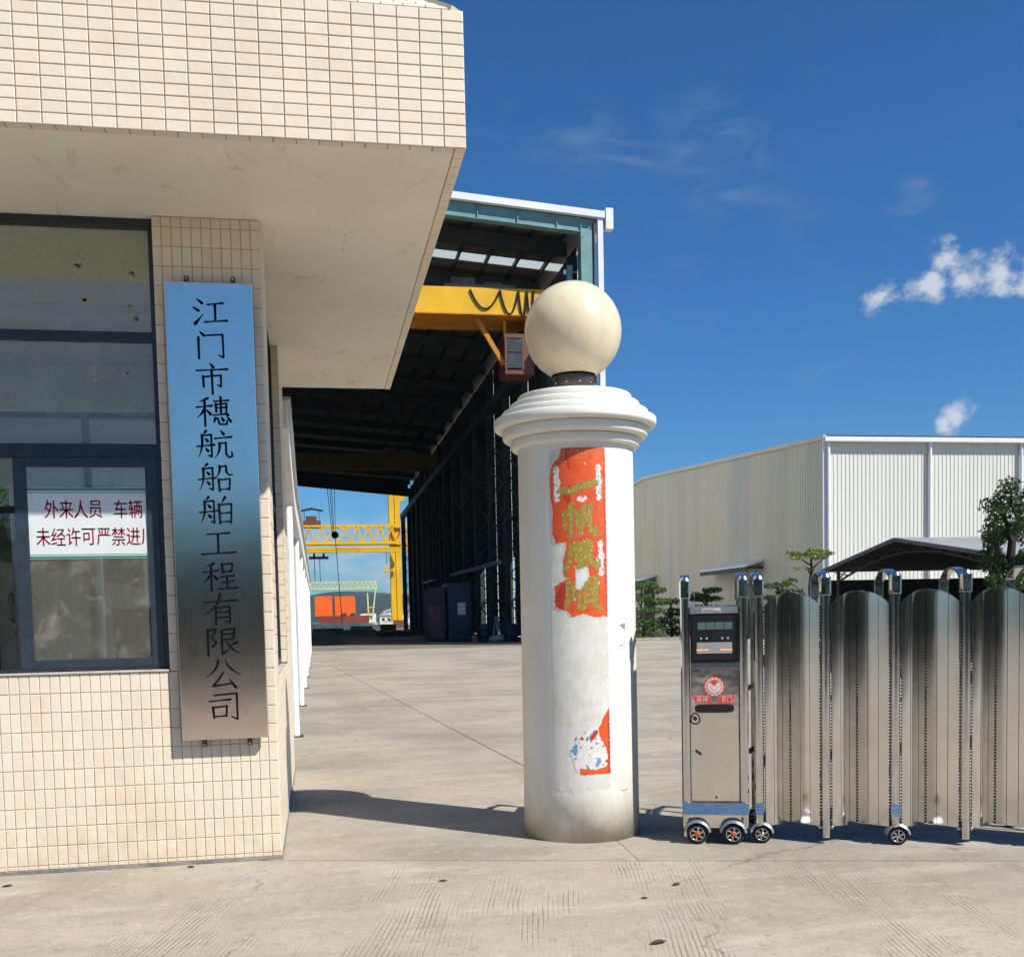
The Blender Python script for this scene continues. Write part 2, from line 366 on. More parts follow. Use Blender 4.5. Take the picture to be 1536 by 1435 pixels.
def glass_mat(name, tint, refl=1.0, rough=.01):
    m = bpy.data.materials.new(name); m.use_nodes = True; t = m.node_tree; t.nodes.remove(t.nodes['Principled BSDF'])
    lw = N(t, 'ShaderNodeLayerWeight'); lw.inputs[0].default_value = .5
    fz_ = math_(t, 'ADD', math_(t, 'MULTIPLY', math_(t, 'POWER', lw.outputs['Facing'], 4.), .9), .07*refl, True)
    tr = N(t, 'ShaderNodeBsdfTransparent'); tr.inputs[0].default_value = tint+(1,)
    gl = N(t, 'ShaderNodeBsdfGlossy'); gl.inputs['Roughness'].default_value = rough
    mx = N(t, 'ShaderNodeMixShader'); t.links.new(fz_, mx.inputs[0])
    t.links.new(tr.outputs[0], mx.inputs[1]); t.links.new(gl.outputs[0], mx.inputs[2])
    # dust film and tape marks
    g = N(t, 'ShaderNodeNewGeometry'); df = N(t, 'ShaderNodeBsdfDiffuse'); df.inputs[0].default_value = (.62, .59, .50, 1)
    m2 = N(t, 'ShaderNodeMixShader')
    dn = math_(t, 'MULTIPLY', remap(t, noise_(t, g.outputs['Position'], 6, 5, .75, .5), .48, .8), .16)
    t.links.new(math_(t, 'ADD', dn, .08), m2.inputs[0]); t.links.new(mx.outputs[0], m2.inputs[1]); t.links.new(df.outputs[0], m2.inputs[2])
    t.links.new(m2.outputs[0], t.nodes['Material Output'].inputs[0]); MATS[name] = m; return m
glass_mat('glass', (.90, .93, .91)); glass_mat('glass_dark', (.35, .40, .42))
def steel(name, c, rough, sc=(1, 1, 60), wav=0., smudge=.25, wscale=5.):
    m = bpy.data.materials.new(name); m.use_nodes = True; t = m.node_tree; b = t.nodes['Principled BSDF']
    tcn = N(t, 'ShaderNodeTexCoord'); p = tcn.outputs['Object']
    br = noise_(t, mapping(t, p, sc), 14, 3, .6); sm = noise_(t, p, 5, 6, .7, .8)
    cc = mixc(t, remap(t, sm, .35, .7), c, tuple(x*(1-smudge) for x in c))
    cc = mixc(t, math_(t, 'MULTIPLY', remap(t, noise_(t, mapping(t, p, (9, 9, 1.2)), 3, 6, .75), .64, .8), .5*smudge*3), cc, (.16, .13, .10))
    t.links.new(cc, b.inputs['Base Color'])
    setin(b, Metallic=1.0); t.links.new(remap(t, br, .2, .8, rough*.75, rough*1.3), b.inputs['Roughness'])
    h = math_(t, 'MULTIPLY', br, .008)
    if wav: h = math_(t, 'ADD', h, math_(t, 'MULTIPLY', noise_(t, p, wscale, 3, .5), wav))
    bn = N(t, 'ShaderNodeBump'); setin(bn, Strength=.5, Distance=.02); t.links.new(h, bn.inputs['Height']); t.links.new(bn.outputs[0], b.inputs['Normal'])
    MATS[name] = m; return m
steel('plaque_steel', (.90, .76, .64), .155, (60, 60, 1), .16, .05, 2.2)
steel('gate_steel', (.73, .71, .67), .12, (60, 60, 1), .10, .10, 2.2)
steel('post_steel', (.66, .65, .62), .13, (50, 50, 1), .05, .15)
steel('cart_steel', (.74, .71, .65), .09, (1, 1, 50), .35, .06, 4)
steel('skirt_steel', (.82, .70, .58), .26, (1, 1, 50), .05, .08)

# ------------------------------------------------------------------ setting: ground
tag(MB().box(-3190, -290, -2, 3190, 3390, -.03).build('ground', M('far_ground', (.10, .105, .075), .95, var=.3, scale=.05)), kind='structure')
def front(x): return 6.35-.2857*(x+.18)
def diag(y): return 1.93-(y-9)*.0595 if y >= 9 else 1.93-(9-y)*.05
GAP = .007
def slab(name, pts, mat, bottom=-.029):
    return tag(MB().prism(pts, 'z', bottom, 0).build(name, mat), kind='structure')
slab('concrete_apron', [(-40, -4.5), (37.3, -4.5), (37.3, front(37.3)-GAP), (-40, front(-40)-GAP)], MATS['apron_concrete'])
yL = front(1.78)
slab('concrete_yard', [(-40, front(-40)+GAP), (diag(yL)-.002, front(diag(yL))+GAP), (diag(9)-GAP, 9), (diag(38.9)-GAP, 38.9-GAP*2), (-40, 38.9-GAP*2)], MATS['yard_concrete'])
slab('concrete_yard', [(diag(yL)+.002, front(diag(yL))+GAP), (37, front(37)+GAP), (46, -4.3), (46, 38.9-GAP*2), (diag(38.9)+GAP, 38.9-GAP*2), (diag(9)+GAP, 9)], MATS['yard_concrete'])
slab('concrete_yard', [(-40, 38.9+GAP*2), (90, 38.9+GAP*2), (90, 51.8), (-40, 51.8)], MATS['yard_concrete'])
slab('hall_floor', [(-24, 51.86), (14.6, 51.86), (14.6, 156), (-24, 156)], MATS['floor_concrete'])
slab('side_yard', [(14.66, 51.86), (90, 51.86), (90, 156), (14.66, 156)], MATS['yard_concrete'])
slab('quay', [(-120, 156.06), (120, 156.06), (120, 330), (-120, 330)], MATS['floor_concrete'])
# road behind the camera with a belt of trees on its far side (seen mirrored in the steel)
slab('asphalt_road', [(-120, -13), (120, -13), (120, -4.6), (-120, -4.6)], M('asphalt', (.052, .052, .054), .85, var=.3, scale=2, bump=.3), -.029)
mb = MB()
for i in range(120):
    x = -118+i*2; mb.box(x, -8.9, .0005, x+1.1, -8.75, .004)
tag(mb.build('road_line', MATS['white_paint']), kind='structure')

def leaf_cloud(mb, c, rx, ry, rz, n, size, m=0, shell=.35):
    c = Vector(c)
    for _ in range(n):
        d = Vector((R.gauss(0, 1), R.gauss(0, 1), R.gauss(0, 1))).normalized()*(shell+(1-shell)*R.random()**.5)
        p = c+Vector((d.x*rx, d.y*ry, d.z*rz))
        a = Vector((R.gauss(0, 1), R.gauss(0, 1), R.gauss(0, 1)*.7)).normalized(); b = a.orthogonal().normalized()
        b.rotate(Matrix.Rotation(R.random()*6.3, 3, a)); s = size*R.uniform(.6, 1.3); e = a.cross(b)
        mb.add([p-b*s, p+e*s*.45, p+b*s, p-e*s*.45], [(0, 1, 2, 3)], m)
mb = MB()
for i in range(46):
    x = -115+i*5+R.uniform(-1.5, 1.5); h = R.uniform(4.2, 5.6)
    leaf_cloud(mb, (x, -18+R.uniform(-2, 2), h*.52), 3.4, 2.6, h*.5, 210, .8)
mb.box(-118, -19.4, 0, 118, -19, 3.2, 1)  # solid wall added inside the belt to keep its mirror image dark
tag(mb.build('roadside_trees', [MATS['leaf_mid'], M('backing_wall', (.05, .075, .035), .95)], fix=False), 'belt of dark trees across the road', 'trees', kind='stuff')

# hills
def hills(name, dist, prof, x0, x1, hmax, c, seed):
    mb = MB(); n = 160; vs = []; fs = []
    for j in range(9):
        for i in range(n+1):
            x = x0+(x1-x0)*i/n; t = j/8
            h = prof(x)*(1-(1-t)**1.6)
            h *= .9+.2*noise.noise(Vector((x*.004+seed, t*3, 1)))
            vs.append((x, dist+t*700+60*noise.noise(Vector((x*.006, t*2, seed))), max(0, h*hmax)-.5))
    for j in range(8):
        for i in range(n): a = j*(n+1)+i; fs.append((a, a+1, a+n+2, a+n+1))
    mb.add(vs, fs, 0, True)
    tag(mb.build(name, c), kind='structure')
def ridge(x):
    return .56+.26*math.exp(-((x-40)/85)**2)+.22*math.exp(-((x-420)/330)**2)+.10*math.exp(-((x-150)/70)**2)+.18*math.exp(-((x+700)/300)**2)+.07*noise.noise(Vector((x*.008, 3, 0)))+.04*noise.noise(Vector((x*.03, 1, 0)))
hills('hills', 1900, ridge, -2600, 2600, 92, M('hill_wood', (.022, .046, .034), .95, var=.45, scale=.02, detail=8), 3)

# ------------------------------------------------------------------ guardhouse
WY, GX, ZC = 6.41, -.245, 3.70
TP, TQ = .109, .0545            # tile pitch long / short
gh = thing('guardhouse', (-2.5, 8.3, 0), 'beige tiled guardhouse with deep overhanging canopy at the left', 'guardhouse')
def frustum(mb, c, ex, ez, n, wx, wz, t=.0072, b=.003, ):
    """bevelled tile; c = centre of its back, ex/ez in-plane unit axes, n outward"""
    c, ex, ez, n = Vector(c), Vector(ex), Vector(ez), Vector(n)
    o = [c+ex*sx_*wx/2+ez*sz_*wz/2+n*k for k, e in ((0, 0),) for sx_, sz_ in ((-1, -1), (1, -1), (1, 1), (-1, 1))]
    m_ = [c+ex*sx_*wx/2+ez*sz_*wz/2+n*(t-b*.6) for sx_, sz_ in ((-1, -1), (1, -1), (1, 1), (-1, 1))]
    i = [c+ex*sx_*(wx/2-b)+ez*sz_*(wz/2-b)+n*t for sx_, sz_ in ((-1, -1), (1, -1), (1, 1), (-1, 1))]
    fs = [(8, 9, 10, 11)]
    for k in range(4):
        j = (k+1) % 4; fs += [(k, j, 4+j, 4+k), (4+k, 4+j, 8+j, 8+k)]
    mb.add(o+m_+i, fs)
def grid(u0, u1, p, g=.0046):
    """tile centres and widths filling u0..u1 with pitch p, last one cut"""
    out = []; u = u0
    s = 1 if u1 > u0 else -1
    while (u1-u)*s > .012:
        wd_ = min(p, abs(u1-u)); out.append((u+s*wd_/2, wd_-g)); u += s*p
    return out
field = MB(); singles = []          # singles: (x, y, z, w, h) facing -Y
def face_front(u0, u1, z0, z1, pu, pz, y, single=None):
    for cx, wx in grid(u0, u1, pu):
        for cz, wz in grid(z0, z1, pz):
            jit = R.uniform(-.0006, .0006)
            if single and single(cx, cz): singles.append((cx, y+jit, cz, wx, wz))
            else: frustum(field, (cx, y+jit, cz), (1, 0, 0), (0, 0, 1), (0, -1, 0), wx, wz)
def face_side(y0, y1, z0, z1, pu, pz, x, nx=1):
    for cy, wy in grid(y0, y1, pu):
        for cz, wz in grid(z0, z1, pz): frustum(field, (x, cy, cz), (0, nx, 0), (0, 0, 1), (nx, 0, 0), wy, wz)
FY, FX, FT = 5.337, .793, ZC+12*TQ       # canopy fascia plane, right side plane, top
# fascia: 20 columns by 12 rows in view, as single tiles
face_front(FX+.007, -5.2, ZC, FT, TP, TQ, FY, lambda x, z: x > FX-20*TP)
face_side(FY, 10.85, ZC, FT, TP, TQ, FX)
# sloping top of the canopy, hipped at the corner
k = .8; L = math.hypot(1, k)
for cs, ws_ in grid(0, .62, TQ):
    s0 = cs/L
    for cx, wx in grid(FX-.045-s0, -5.2, TP): frustum(field, (cx, FY+s0, FT+k*s0), (1, 0, 0), (0, 1/L, k/L), (0, -k/L, 1/L), wx, ws_)
    for cy, wy in grid(FY+s0+.045, 10.85, TP): frustum(field, (FX-s0, cy, FT+k*s0), (0, 1, 0), (-1/L, 0, k/L), (k/L, 0, 1/L), wy, ws_)
field.beam((FX-.022, FY+.022, FT+.010), (FX-.60, FY+.60, FT+.474), .085, .022)
# lip under the fascia
for cx, wx in grid(FX-.05, -5.2, TP): frustum(field, (cx, FY+.0275, ZC+.007), (1, 0, 0), (0, 1, 0), (0, 0, -1), wx, .05)
for cy, wy in grid(FY, 10.85, TP): frustum(field, (FX-.0215, cy, ZC+.007), (0, 1, 0), (1, 0, 0), (0, 0, -1), wy, .05)
# front wall below the window: bottom rows as single tiles
zrow = [1.135-TP*i for i in range(11)]
face_front(GX-.002, -5.0, 1.135, .02, TQ, TP, WY+.007, lambda x, z: z < .36 and x > GX-20*TQ)
# pilaster, front and reveal
face_front(GX-.002, -.842, 1.137, ZC, TQ, TP, WY+.007)
face_side(WY+.007, 6.9, .02, ZC, TQ, TP, GX-.007)
for cx, wx in grid(-.842, -.842-.0, 1): pass
for cz, wz in grid(1.14, ZC, TP): frustum(field, (-.835, WY+.034, cz), (0, 1, 0), (0, 0, 1), (-1, 0, 0), .048, wz)
# side wall and second pilaster
face_side(6.9, 9.25, .02, 1.06, TQ, TP, GX-.007)
face_side(9.25, 10.3, .02, ZC, TQ, TP, GX-.007)
for cz, wz in grid(1.065, ZC, TP): frustum(field, (GX-.035, 9.257, cz), (1, 0, 0), (0, 0, 1), (0, -1, 0), .05, wz)
tag(field.build('tile_field', MATS['tile'], gh, fix=False), kind='stuff')
# single tiles sharing meshes by size
tm = {}
for x, y, z, wx, wz in singles[:300]:
    key = (round(wx, 3), round(wz, 3))
    if key not in tm:
        mb = MB(); frustum(mb, (0, 0, 0), (1, 0, 0), (0, 0, 1), (0, -1, 0), wx, wz)
        me = mb.mesh('tile'); me.materials.append(MATS['tile']); tm[key] = me
    o = bpy.data.objects.new('tile', tm[key]); col.objects.link(o); o.parent = gh; WM[o] = wm(gh)
    o.location = Vector((x, y, z))-gh.location
    o.rotation_euler = (R.gauss(0, .0022), 0, R.gauss(0, .0022))
if len(singles) > 300:
    mb = MB()
    for x, y, z, wx, wz in singles[300:]: frustum(mb, (x, y, z), (1, 0, 0), (0, 0, 1), (0, -1, 0), wx, wz)
    tag(mb.build('tile_field', MATS['tile'], gh, fix=False), kind='stuff')
# masonry behind the tiles
B = WY+.0035
mb = MB().box(-5.0, B, 0, GX-.009, 6.56, 1.133).box(-.834, B+.0, 1.134, GX-.009, 6.9, ZC+.003)
mb.box(-.40, 6.561, 0, GX-.009, 10.3, 1.056).box(-.40, 9.258, 1.057, GX-.009, 10.3, ZC+.003)
mb.build('wall', MATS['grout'], gh)
mb = MB().box(-5.0, 6.57, 0, -4.8, 10.3, ZC).box(-4.79, 10.1, 0, -3.6, 10.3, ZC).box(-1.2, 10.1, 0, -.405, 10.3, ZC).box(-3.6, 10.1, 0, -1.2, 10.3, .95).box(-3.6, 10.1, 3.3, -1.2, 10.3, ZC)
mb.box(-4.79, 6.57, .0, -.405, 10.09, .06)
mb.build('interior_wall', MATS['cream_wall'], gh)
mb = MB().prism([(FY, ZC+.0075), (10.84, ZC+.0075), (10.84, FT+.49), (FY+.61, FT+.486), (FY, FT-.003)], 'x', -5.25, FX-.62)
mb.prism([(FX-.62, ZC+.0075), (FX, ZC+.0075), (FX, FT-.003), (FX-.62, FT+.486)], 'y', FY+.61, 10.84)
mb.add([(FX-.62, FY, ZC+.0075), (FX, FY, ZC+.0075), (FX, FY, FT-.003), (FX-.62, FY, FT-.003), (FX-.62, FY+.61, ZC+.0075), (FX, FY+.61, ZC+.0075), (FX, FY+.61, FT-.003), (FX-.62, FY+.61, FT+.486)],
       [(0, 1, 2, 3), (1, 5, 6, 2), (3, 2, 7), (2, 6, 7), (0, 4, 5, 1)])
mb.build('canopy', MATS['grout'], gh)
MB().box(-5.25, FY+.054, ZC+.003, FX-.052, 10.84, ZC+.007).build('soffit', MATS['plaster'], gh)
MB().box(-5.0, 6.40, 1.136, -.845, 6.60, 1.146).build('window_sill', M('sill', (.55, .52, .45), .8, var=.2, scale=8), gh)
MB().box(-5.0, 6.403, -.0, GX+.004, 6.416, .018).box(GX-.008, 6.41, 0, GX+.006, 10.3, .018).build('mortar_skirting', M('mortar', (.25, .235, .21), .95, var=.35, scale=8, bump=.6), gh)
# front window
fz = [(3.655, 3.70), (3.02, 3.07), (2.365, 2.44)]
win = MB()
for z0, z1 in fz: win.box(-4.8, 6.465, z0, -.872, 6.535, z1)
win.box(-.872, 6.462, 1.148, -.843, 6.538, 3.70).box(-4.8, 6.465, 1.148, -.872, 6.535, 1.165)
for x in (-2.75, -4.4): win.box(x-.02, 6.464, 1.165, x+.02, 6.536, 3.66)
fr = win.build('window_frame', MATS['frame'], gh, bevel=.003)
for z0, z1 in ((3.07, 3.655), (2.44, 3.02)):
    for x0, x1 in ((-2.73, -.872), (-4.38, -2.77)):
        MB().box(x0, 6.497, z0, x1, 6.502, z1).build('pane', MATS['glass'], fr)
TM = M('tape_residue', (.36, .32, .23), .8, var=.3, scale=40)
for x0, x1, z0, z1, n in ((-1.285, -1.215, 3.47, 3.52, 4), (-1.29, -1.21, 3.42, 3.455, 5), (-1.27, -1.20, 3.215, 3.27, 5), (-1.0, -.945, 3.13, 3.235, 6), (-1.02, -.96, 3.38, 3.46, 3), (-1.13, -1.03, 3.30, 3.33, 3), (-1.22, -1.0, 2.82, 2.85, 4), (-1.2, -1.15, 2.72, 2.93, 3)):
    mb = MB()
    for _ in range(n):
        xa = R.uniform(x0, x1-.01); za = R.uniform(z0, z1-.008); mb.box(xa, 6.4955, za, min(x1, xa+R.uniform(.008, .03)), 6.4966, min(z1, za+R.uniform(.006, .04)))
    mb.build('tape_residue', TM, fr)
def sash(x0, x1, y, wl=.055):
    z0, z1 = 1.166, 2.364
    s_ = MB().box(x0, y-.014, z0, x0+wl, y+.014, z1).box(x1-wl, y-.014, z0, x1, y+.014, z1).box(x0+wl, y-.013, z0, x1-wl, y+.013, z0+.05).box(x0+wl, y-.013, z1-.055, x1-wl, y+.013, z1)
    o = s_.build('sash', MATS['sash'], gh, bevel=.002)
    MB().box(x0+wl, y-.003, z0+.05, x1-wl, y+.003, z1-.055).build('pane', MATS['glass'], o)
sash(-1.655, -.874, 6.482, .068); sash(-2.73, -1.98, 6.518)
# side window
sw = MB()
for z in (1.06, 2.3, 3.66): sw.box(-.36, 6.901, z, -.305, 9.257, z+.045)
for y in (6.905, 8.05, 9.205): sw.box(-.362, y, 1.06, -.303, y+.05, ZC)
swf = sw.build('side_window_frame', MATS['frame'], gh)
MB().box(-.335, 6.96, 1.105, -.331, 9.2, 3.66).build('pane', MATS['glass'], swf)
# back window
bw = MB()
for z in (.95, 2.42, 3.255): bw.box(-3.6, 10.14, z, -1.2, 10.2, z+.06)
for x in (-3.6, -2.83, -2.0, -1.26): bw.box(x, 10.139, .95, x+.06, 10.201, 3.3)
bwf = bw.build('back_window_frame', MATS['sash'], gh)
MB().box(-3.59, 10.168, .99, -1.21, 10.172, 3.28).build('pane', MATS['glass'], bwf)
MB().box(-2.6, 8.2, ZC-.05, -1.1, 8.27, ZC+.002).box(-2.6, 8.19, ZC-.085, -1.1, 8.28, ZC-.05).build('ceiling_lamp', MATS['white_paint'], gh)

# room furnishings glimpsed through the glass
d = thing('desk', (-1.5, 7.4, .06), 'dark desk standing behind the guardhouse window', 'desk')
MB().box(-2.3, 7.05, .74, -.7, 7.75, .78).build('desk_top', M('desk_wood', (.05, .035, .025), .5, var=.3), d)
for x in (-2.27, -.78):
    MB().box(x, 7.08, .06, x+.05, 7.72, .74).build('leg', MATS['desk_wood'], d)
MB().box(-2.2, 7.1, .3, -.78, 7.12, .74).build('modesty_panel', MATS['desk_wood'], d)
c_ = thing('cabinet', (-1.15, 9.75, .06), 'brown cabinet against the back wall of the guardhouse', 'cabinet')
MB().box(-1.7, 9.55, .06, -.95, 10.08, 1.55).build('body', M('cabinet_wood', (.09, .065, .05), .5, var=.3, scale=3), c_)
for x in (-1.69, -1.32): MB().box(x, 9.53, .1, x+.355, 9.549, 1.5).build('door', MATS['cabinet_wood'], c_)
n_ = thing('green_notice_board', (-.85, 10.08, 1.0), 'green poster with lettering on the back wall inside the guardhouse', 'poster')
MB().box(-1.0, 10.07, 1.2, -.55, 10.095, 1.62).build('green_sheet', M('poster_green', (.03, .16, .07), .5, var=.1), n_)
MB().box(-1.0, 10.068, 1.621, -.55, 10.095, 1.80).build('white_header', MATS['white_paint'], n_)
mb = MB(); add_text(mb, '包', -.78, 10.066, 1.71, .13, .13); mb.build('header_lettering', M('ink_blue', (.03, .05, .16), .6), n_, fix=False)
mb = MB(); add_text(mb, '本', -.78, 10.068, 1.47, .18, .18); mb.build('lettering', MATS['logo_red'], n_, fix=False)

# warning notice behind the glass
nt_ = thing('notice', (-1.265, 6.477, 1.80), 'white notice with green bands and red characters stuck on the window glass', 'notice')
NX0, NX1, NYY = -1.585, -.944, 6.4772
MB().box(NX0, NYY, 1.79, NX1, NYY+.0012, 2.19).build('sheet', M('notice_paper', (.66, .70, .70), .6, var=.04), nt_)
g_ = MB()
for z0, z1 in ((2.176, 2.188), (2.163, 2.168), (1.792, 1.806), (1.812, 1.816)): g_.box(NX0, NYY-.0006, z0, NX1, NYY-.0002, z1)
g_.build('green_band', M('band_green', (.02, .20, .12), .6, var=.05), nt_)
y_ = NYY-.0008; NRED = M('notice_red', (.74, .05, .10), .6, var=.08)
for row, x0, dx, z in (('外来人员', -1.459, .079, 2.071), ('车辆', -1.085, .082, 2.071), ('未经许可严禁进厂', -1.51, .0815, 1.915)):
    for i, ch in enumerate(row):
        mb = MB()
        for q in (-.0011, .0, .0011): add_text(mb, ch, x0+i*dx+q, y_-abs(q)*.05, z, .082, .112)
        keep = [f for f in mb.f if max(mb.v[i_][0] for i_ in f) <= NX1]
        mb.f = keep; mb.m = [0]*len(keep); mb.sm = [False]*len(keep)
        mb.build('character', NRED, nt_, fix=False)

# ------------------------------------------------------------------ company name plaque
pq = thing('name_plaque', (-.537, 6.36, .735), 'tall brushed steel plaque with thirteen black characters hung on the tiled pilaster', 'plaque')
PX0, PX1, PZ0, PZ1, PY = -.777, -.297, .737, 3.318, 6.33
MB().box(PX0, PY, PZ0, PX1, PY+.035, PZ1).build('plate', MATS['plaque_steel'], pq, bevel=.004)
for x in (-.66, -.405):
    for z0, z1 in ((PZ1-.01, PZ1+.045), (PZ0-.045, PZ0+.01)):
        b_ = MB().box(x-.012, 6.366, z0, x+.012, 6.4095, z1).build('bracket', MATS['dark_metal'], pq)
        zc = z0+.012 if z0 < 1 else z1-.012
        MB().lathe([(.0001, -.002), (.006, -.002), (.006, .004)], (x, 6.364, zc), 10, axis='y').build('screw', MATS['chrome'], b_)
BO = [('p', (28, 4), (20, 15)), ('p', (16, 18), (15, 58), (4, 92)), ('z', (16, 20), (42, 16), (42, 89), (33, 84)), ('d', (25, 28), (32, 38)), ('h', (2, 55), (50, 49)), ('d', (25, 60), (32, 70))]
HE = [('p', (36, 6), (12, 19)), ('h', (4, 36), (47, 30)), ('s', (27, 16), (27, 96)), ('p', (27, 38), (18, 56), (4, 70)), ('d', (30, 42), (43, 58))]
GLYPH = {
 '江': [('d', (16, 10), (31, 24)), ('d', (4, 36), (20, 48)), ('t', (10, 90), (34, 58)), ('h', (45, 28), (88, 22)), ('s', (66, 26), (66, 80)), ('h', (36, 84), (98, 78))],
 '门': [('d', (20, 6), (33, 20)), ('s', (17, 26), (17, 94)), ('z', (40, 19), (84, 15), (85, 90), (73, 83))],
 '市': [('d', (46, 0), (55, 14)), ('h', (8, 25), (94, 19)), ('s', (26, 43), (27, 78)), ('z', (26, 45), (75, 39), (75, 76), (66, 71)), ('s', (50, 22), (51, 100))],
 '穗': HE+[('h', (53, 16), (93, 12)), ('s', (58, 24), (59, 50)), ('z', (58, 26), (88, 22), (87, 48)), ('h', (59, 37), (86, 35)), ('s', (72, 2), (72, 58)), ('h', (51, 61), (88, 56)), ('d', (84, 49), (91, 61)), ('p', (56, 70), (50, 88)), ('z', (62, 70), (67, 90), (87, 90), (88, 78)), ('d', (72, 66), (78, 78)), ('d', (88, 66), (98, 80))],
 '航': BO+[('d', (68, 2), (77, 15)), ('h', (51, 29), (98, 23)), ('p', (64, 44), (62, 70), (49, 94)), ('z', (64, 45), (82, 42), (82, 80), (90, 90), (99, 87), (98, 73))],
 '船': BO+[('p', (62, 10), (60, 32), (51, 48)), ('z', (62, 13), (80, 10), (80, 30), (88, 40), (97, 38)), ('s', (58, 54), (60, 93)), ('z', (58, 56), (90, 52), (87, 90)), ('h', (60, 87), (87, 85))],
 '舶': BO+[('p', (74, 4), (64, 25)), ('s', (56, 28), (58, 92)), ('z', (56, 30), (91, 26), (89, 91)), ('h', (58, 57), (88, 55)), ('h', (58, 86), (88, 84))],
 '工': [('h', (20, 19), (82, 14)), ('s', (50, 18), (50, 78)), ('h', (3, 84), (98, 78))],
 '程': HE+[('s', (58, 9), (60, 37)), ('z', (58, 11), (87, 7), (85, 35)), ('h', (60, 35), (84, 33)), ('h', (54, 51), (91, 47)), ('h', (56, 70), (88, 66)), ('s', (71, 50), (71, 90)), ('h', (47, 92), (99, 88))],
 '有': [('h', (5, 27), (96, 21)), ('p', (49, 0), (36, 38), (5, 68)), ('s', (36, 44), (36, 100)), ('z', (36, 46), (75, 42), (75, 96), (64, 90)), ('h', (38, 61), (73, 59)), ('h', (38, 78), (73, 76))],
 '限': [('s', (11, 10), (11, 98)), ('z', (11, 12), (34, 8), (22, 37)), ('z', (22, 37), (35, 54), (22, 68)), ('z', (50, 12), (86, 8), (83, 42)), ('h', (52, 26), (82, 24)), ('h', (52, 44), (83, 41)), ('z', (50, 12), (50, 92), (69, 75)), ('p', (92, 53), (72, 65)), ('n', (61, 46), (79, 75), (99, 90))],
 '公': [('p', (37, 6), (28, 34), (2, 60)), ('n', (57, 4), (70, 30), (99, 54)), ('z', (50, 46), (36, 70), (20, 90), (76, 82)), ('d', (65, 66), (85, 96))],
 '司': [('z', (22, 13), (86, 8), (86, 95), (70, 86)), ('h', (8, 33), (68, 28)), ('s', (18, 52), (20, 88)), ('z', (18, 54), (57, 50), (55, 84)), ('h', (20, 85), (55, 82))]}
WPROF = {'h': (5.5, 4.2, 7.2), 's': (7.5, 6.2, 6.4), 'p': (7.8, 6.0, 1.2), 'n': (2.2, 7.5, 2.0), 'd': (2.4, 7.0, 8.5), 't': (10, 5, 1.2), 'z': (5.5, 6.2, 5.0)}
def stroke_poly(kind, pts, wmul=1.0):
    P = [Vector(p) for p in pts]
    if kind in 'pn' and len(P) == 3:
        P = [P[0]*(1-t)**2+(P[1]*2-(P[0]+P[2])*.5)*2*t*(1-t)+P[2]*t*t for t in [i/8 for i in range(9)]]
    elif kind != 'z':
        P = [P[0].lerp(P[-1], i/6) for i in range(7)]
    tot = sum((P[i+1]-P[i]).length for i in range(len(P)-1)); acc_ = 0; wl = []
    a, b, c = WPROF[kind]
    for i, p in enumerate(P):
        if i: acc_ += (P[i]-P[i-1]).length
        t = acc_/tot
        wl.append(wmul*(a+(b-a)*t*2 if t < .5 else b+(c-b)*(t-.5)*2))
    return P, wl
def add_glyph(mb, strokes, put, wmul=1.0, zoff=0.):
    for q, st in enumerate(strokes):
        P, W = stroke_poly(st[0], st[1:], wmul); k_ = zoff+q*.00004
        for i in range(len(P)-1):
            d_ = (P[i+1]-P[i]).normalized(); nn = Vector((-d_.y, d_.x))
            mb.add([put(P[i]+nn*W[i]/2, k_), put(P[i]-nn*W[i]/2, k_), put(P[i+1]-nn*W[i+1]/2, k_), put(P[i+1]+nn*W[i+1]/2, k_)], [(0, 1, 2, 3)])
        for i in range(len(P)):
            r_ = W[i]/2
            mb.add([put(P[i]+Vector((math.cos(a*.7854+.4)*r_, math.sin(a*.7854+.4)*r_)), k_+.00002) for a in range(8)], [tuple(range(8))])
for i, ch in enumerate('江门市穗航船舶工程有限公司'):
    mb = MB(); cz = 3.158-i*(3.158-.928)/12; sc_ = .00198; szz = .00172
    add_glyph(mb, GLYPH[ch], lambda p, k_: (-.537+(p.x-50)*sc_, PY-.0006-k_, cz-(p.y-50)*szz), 1.08)
    mb.build('character', MATS['black_paint'], pq, fix=False)

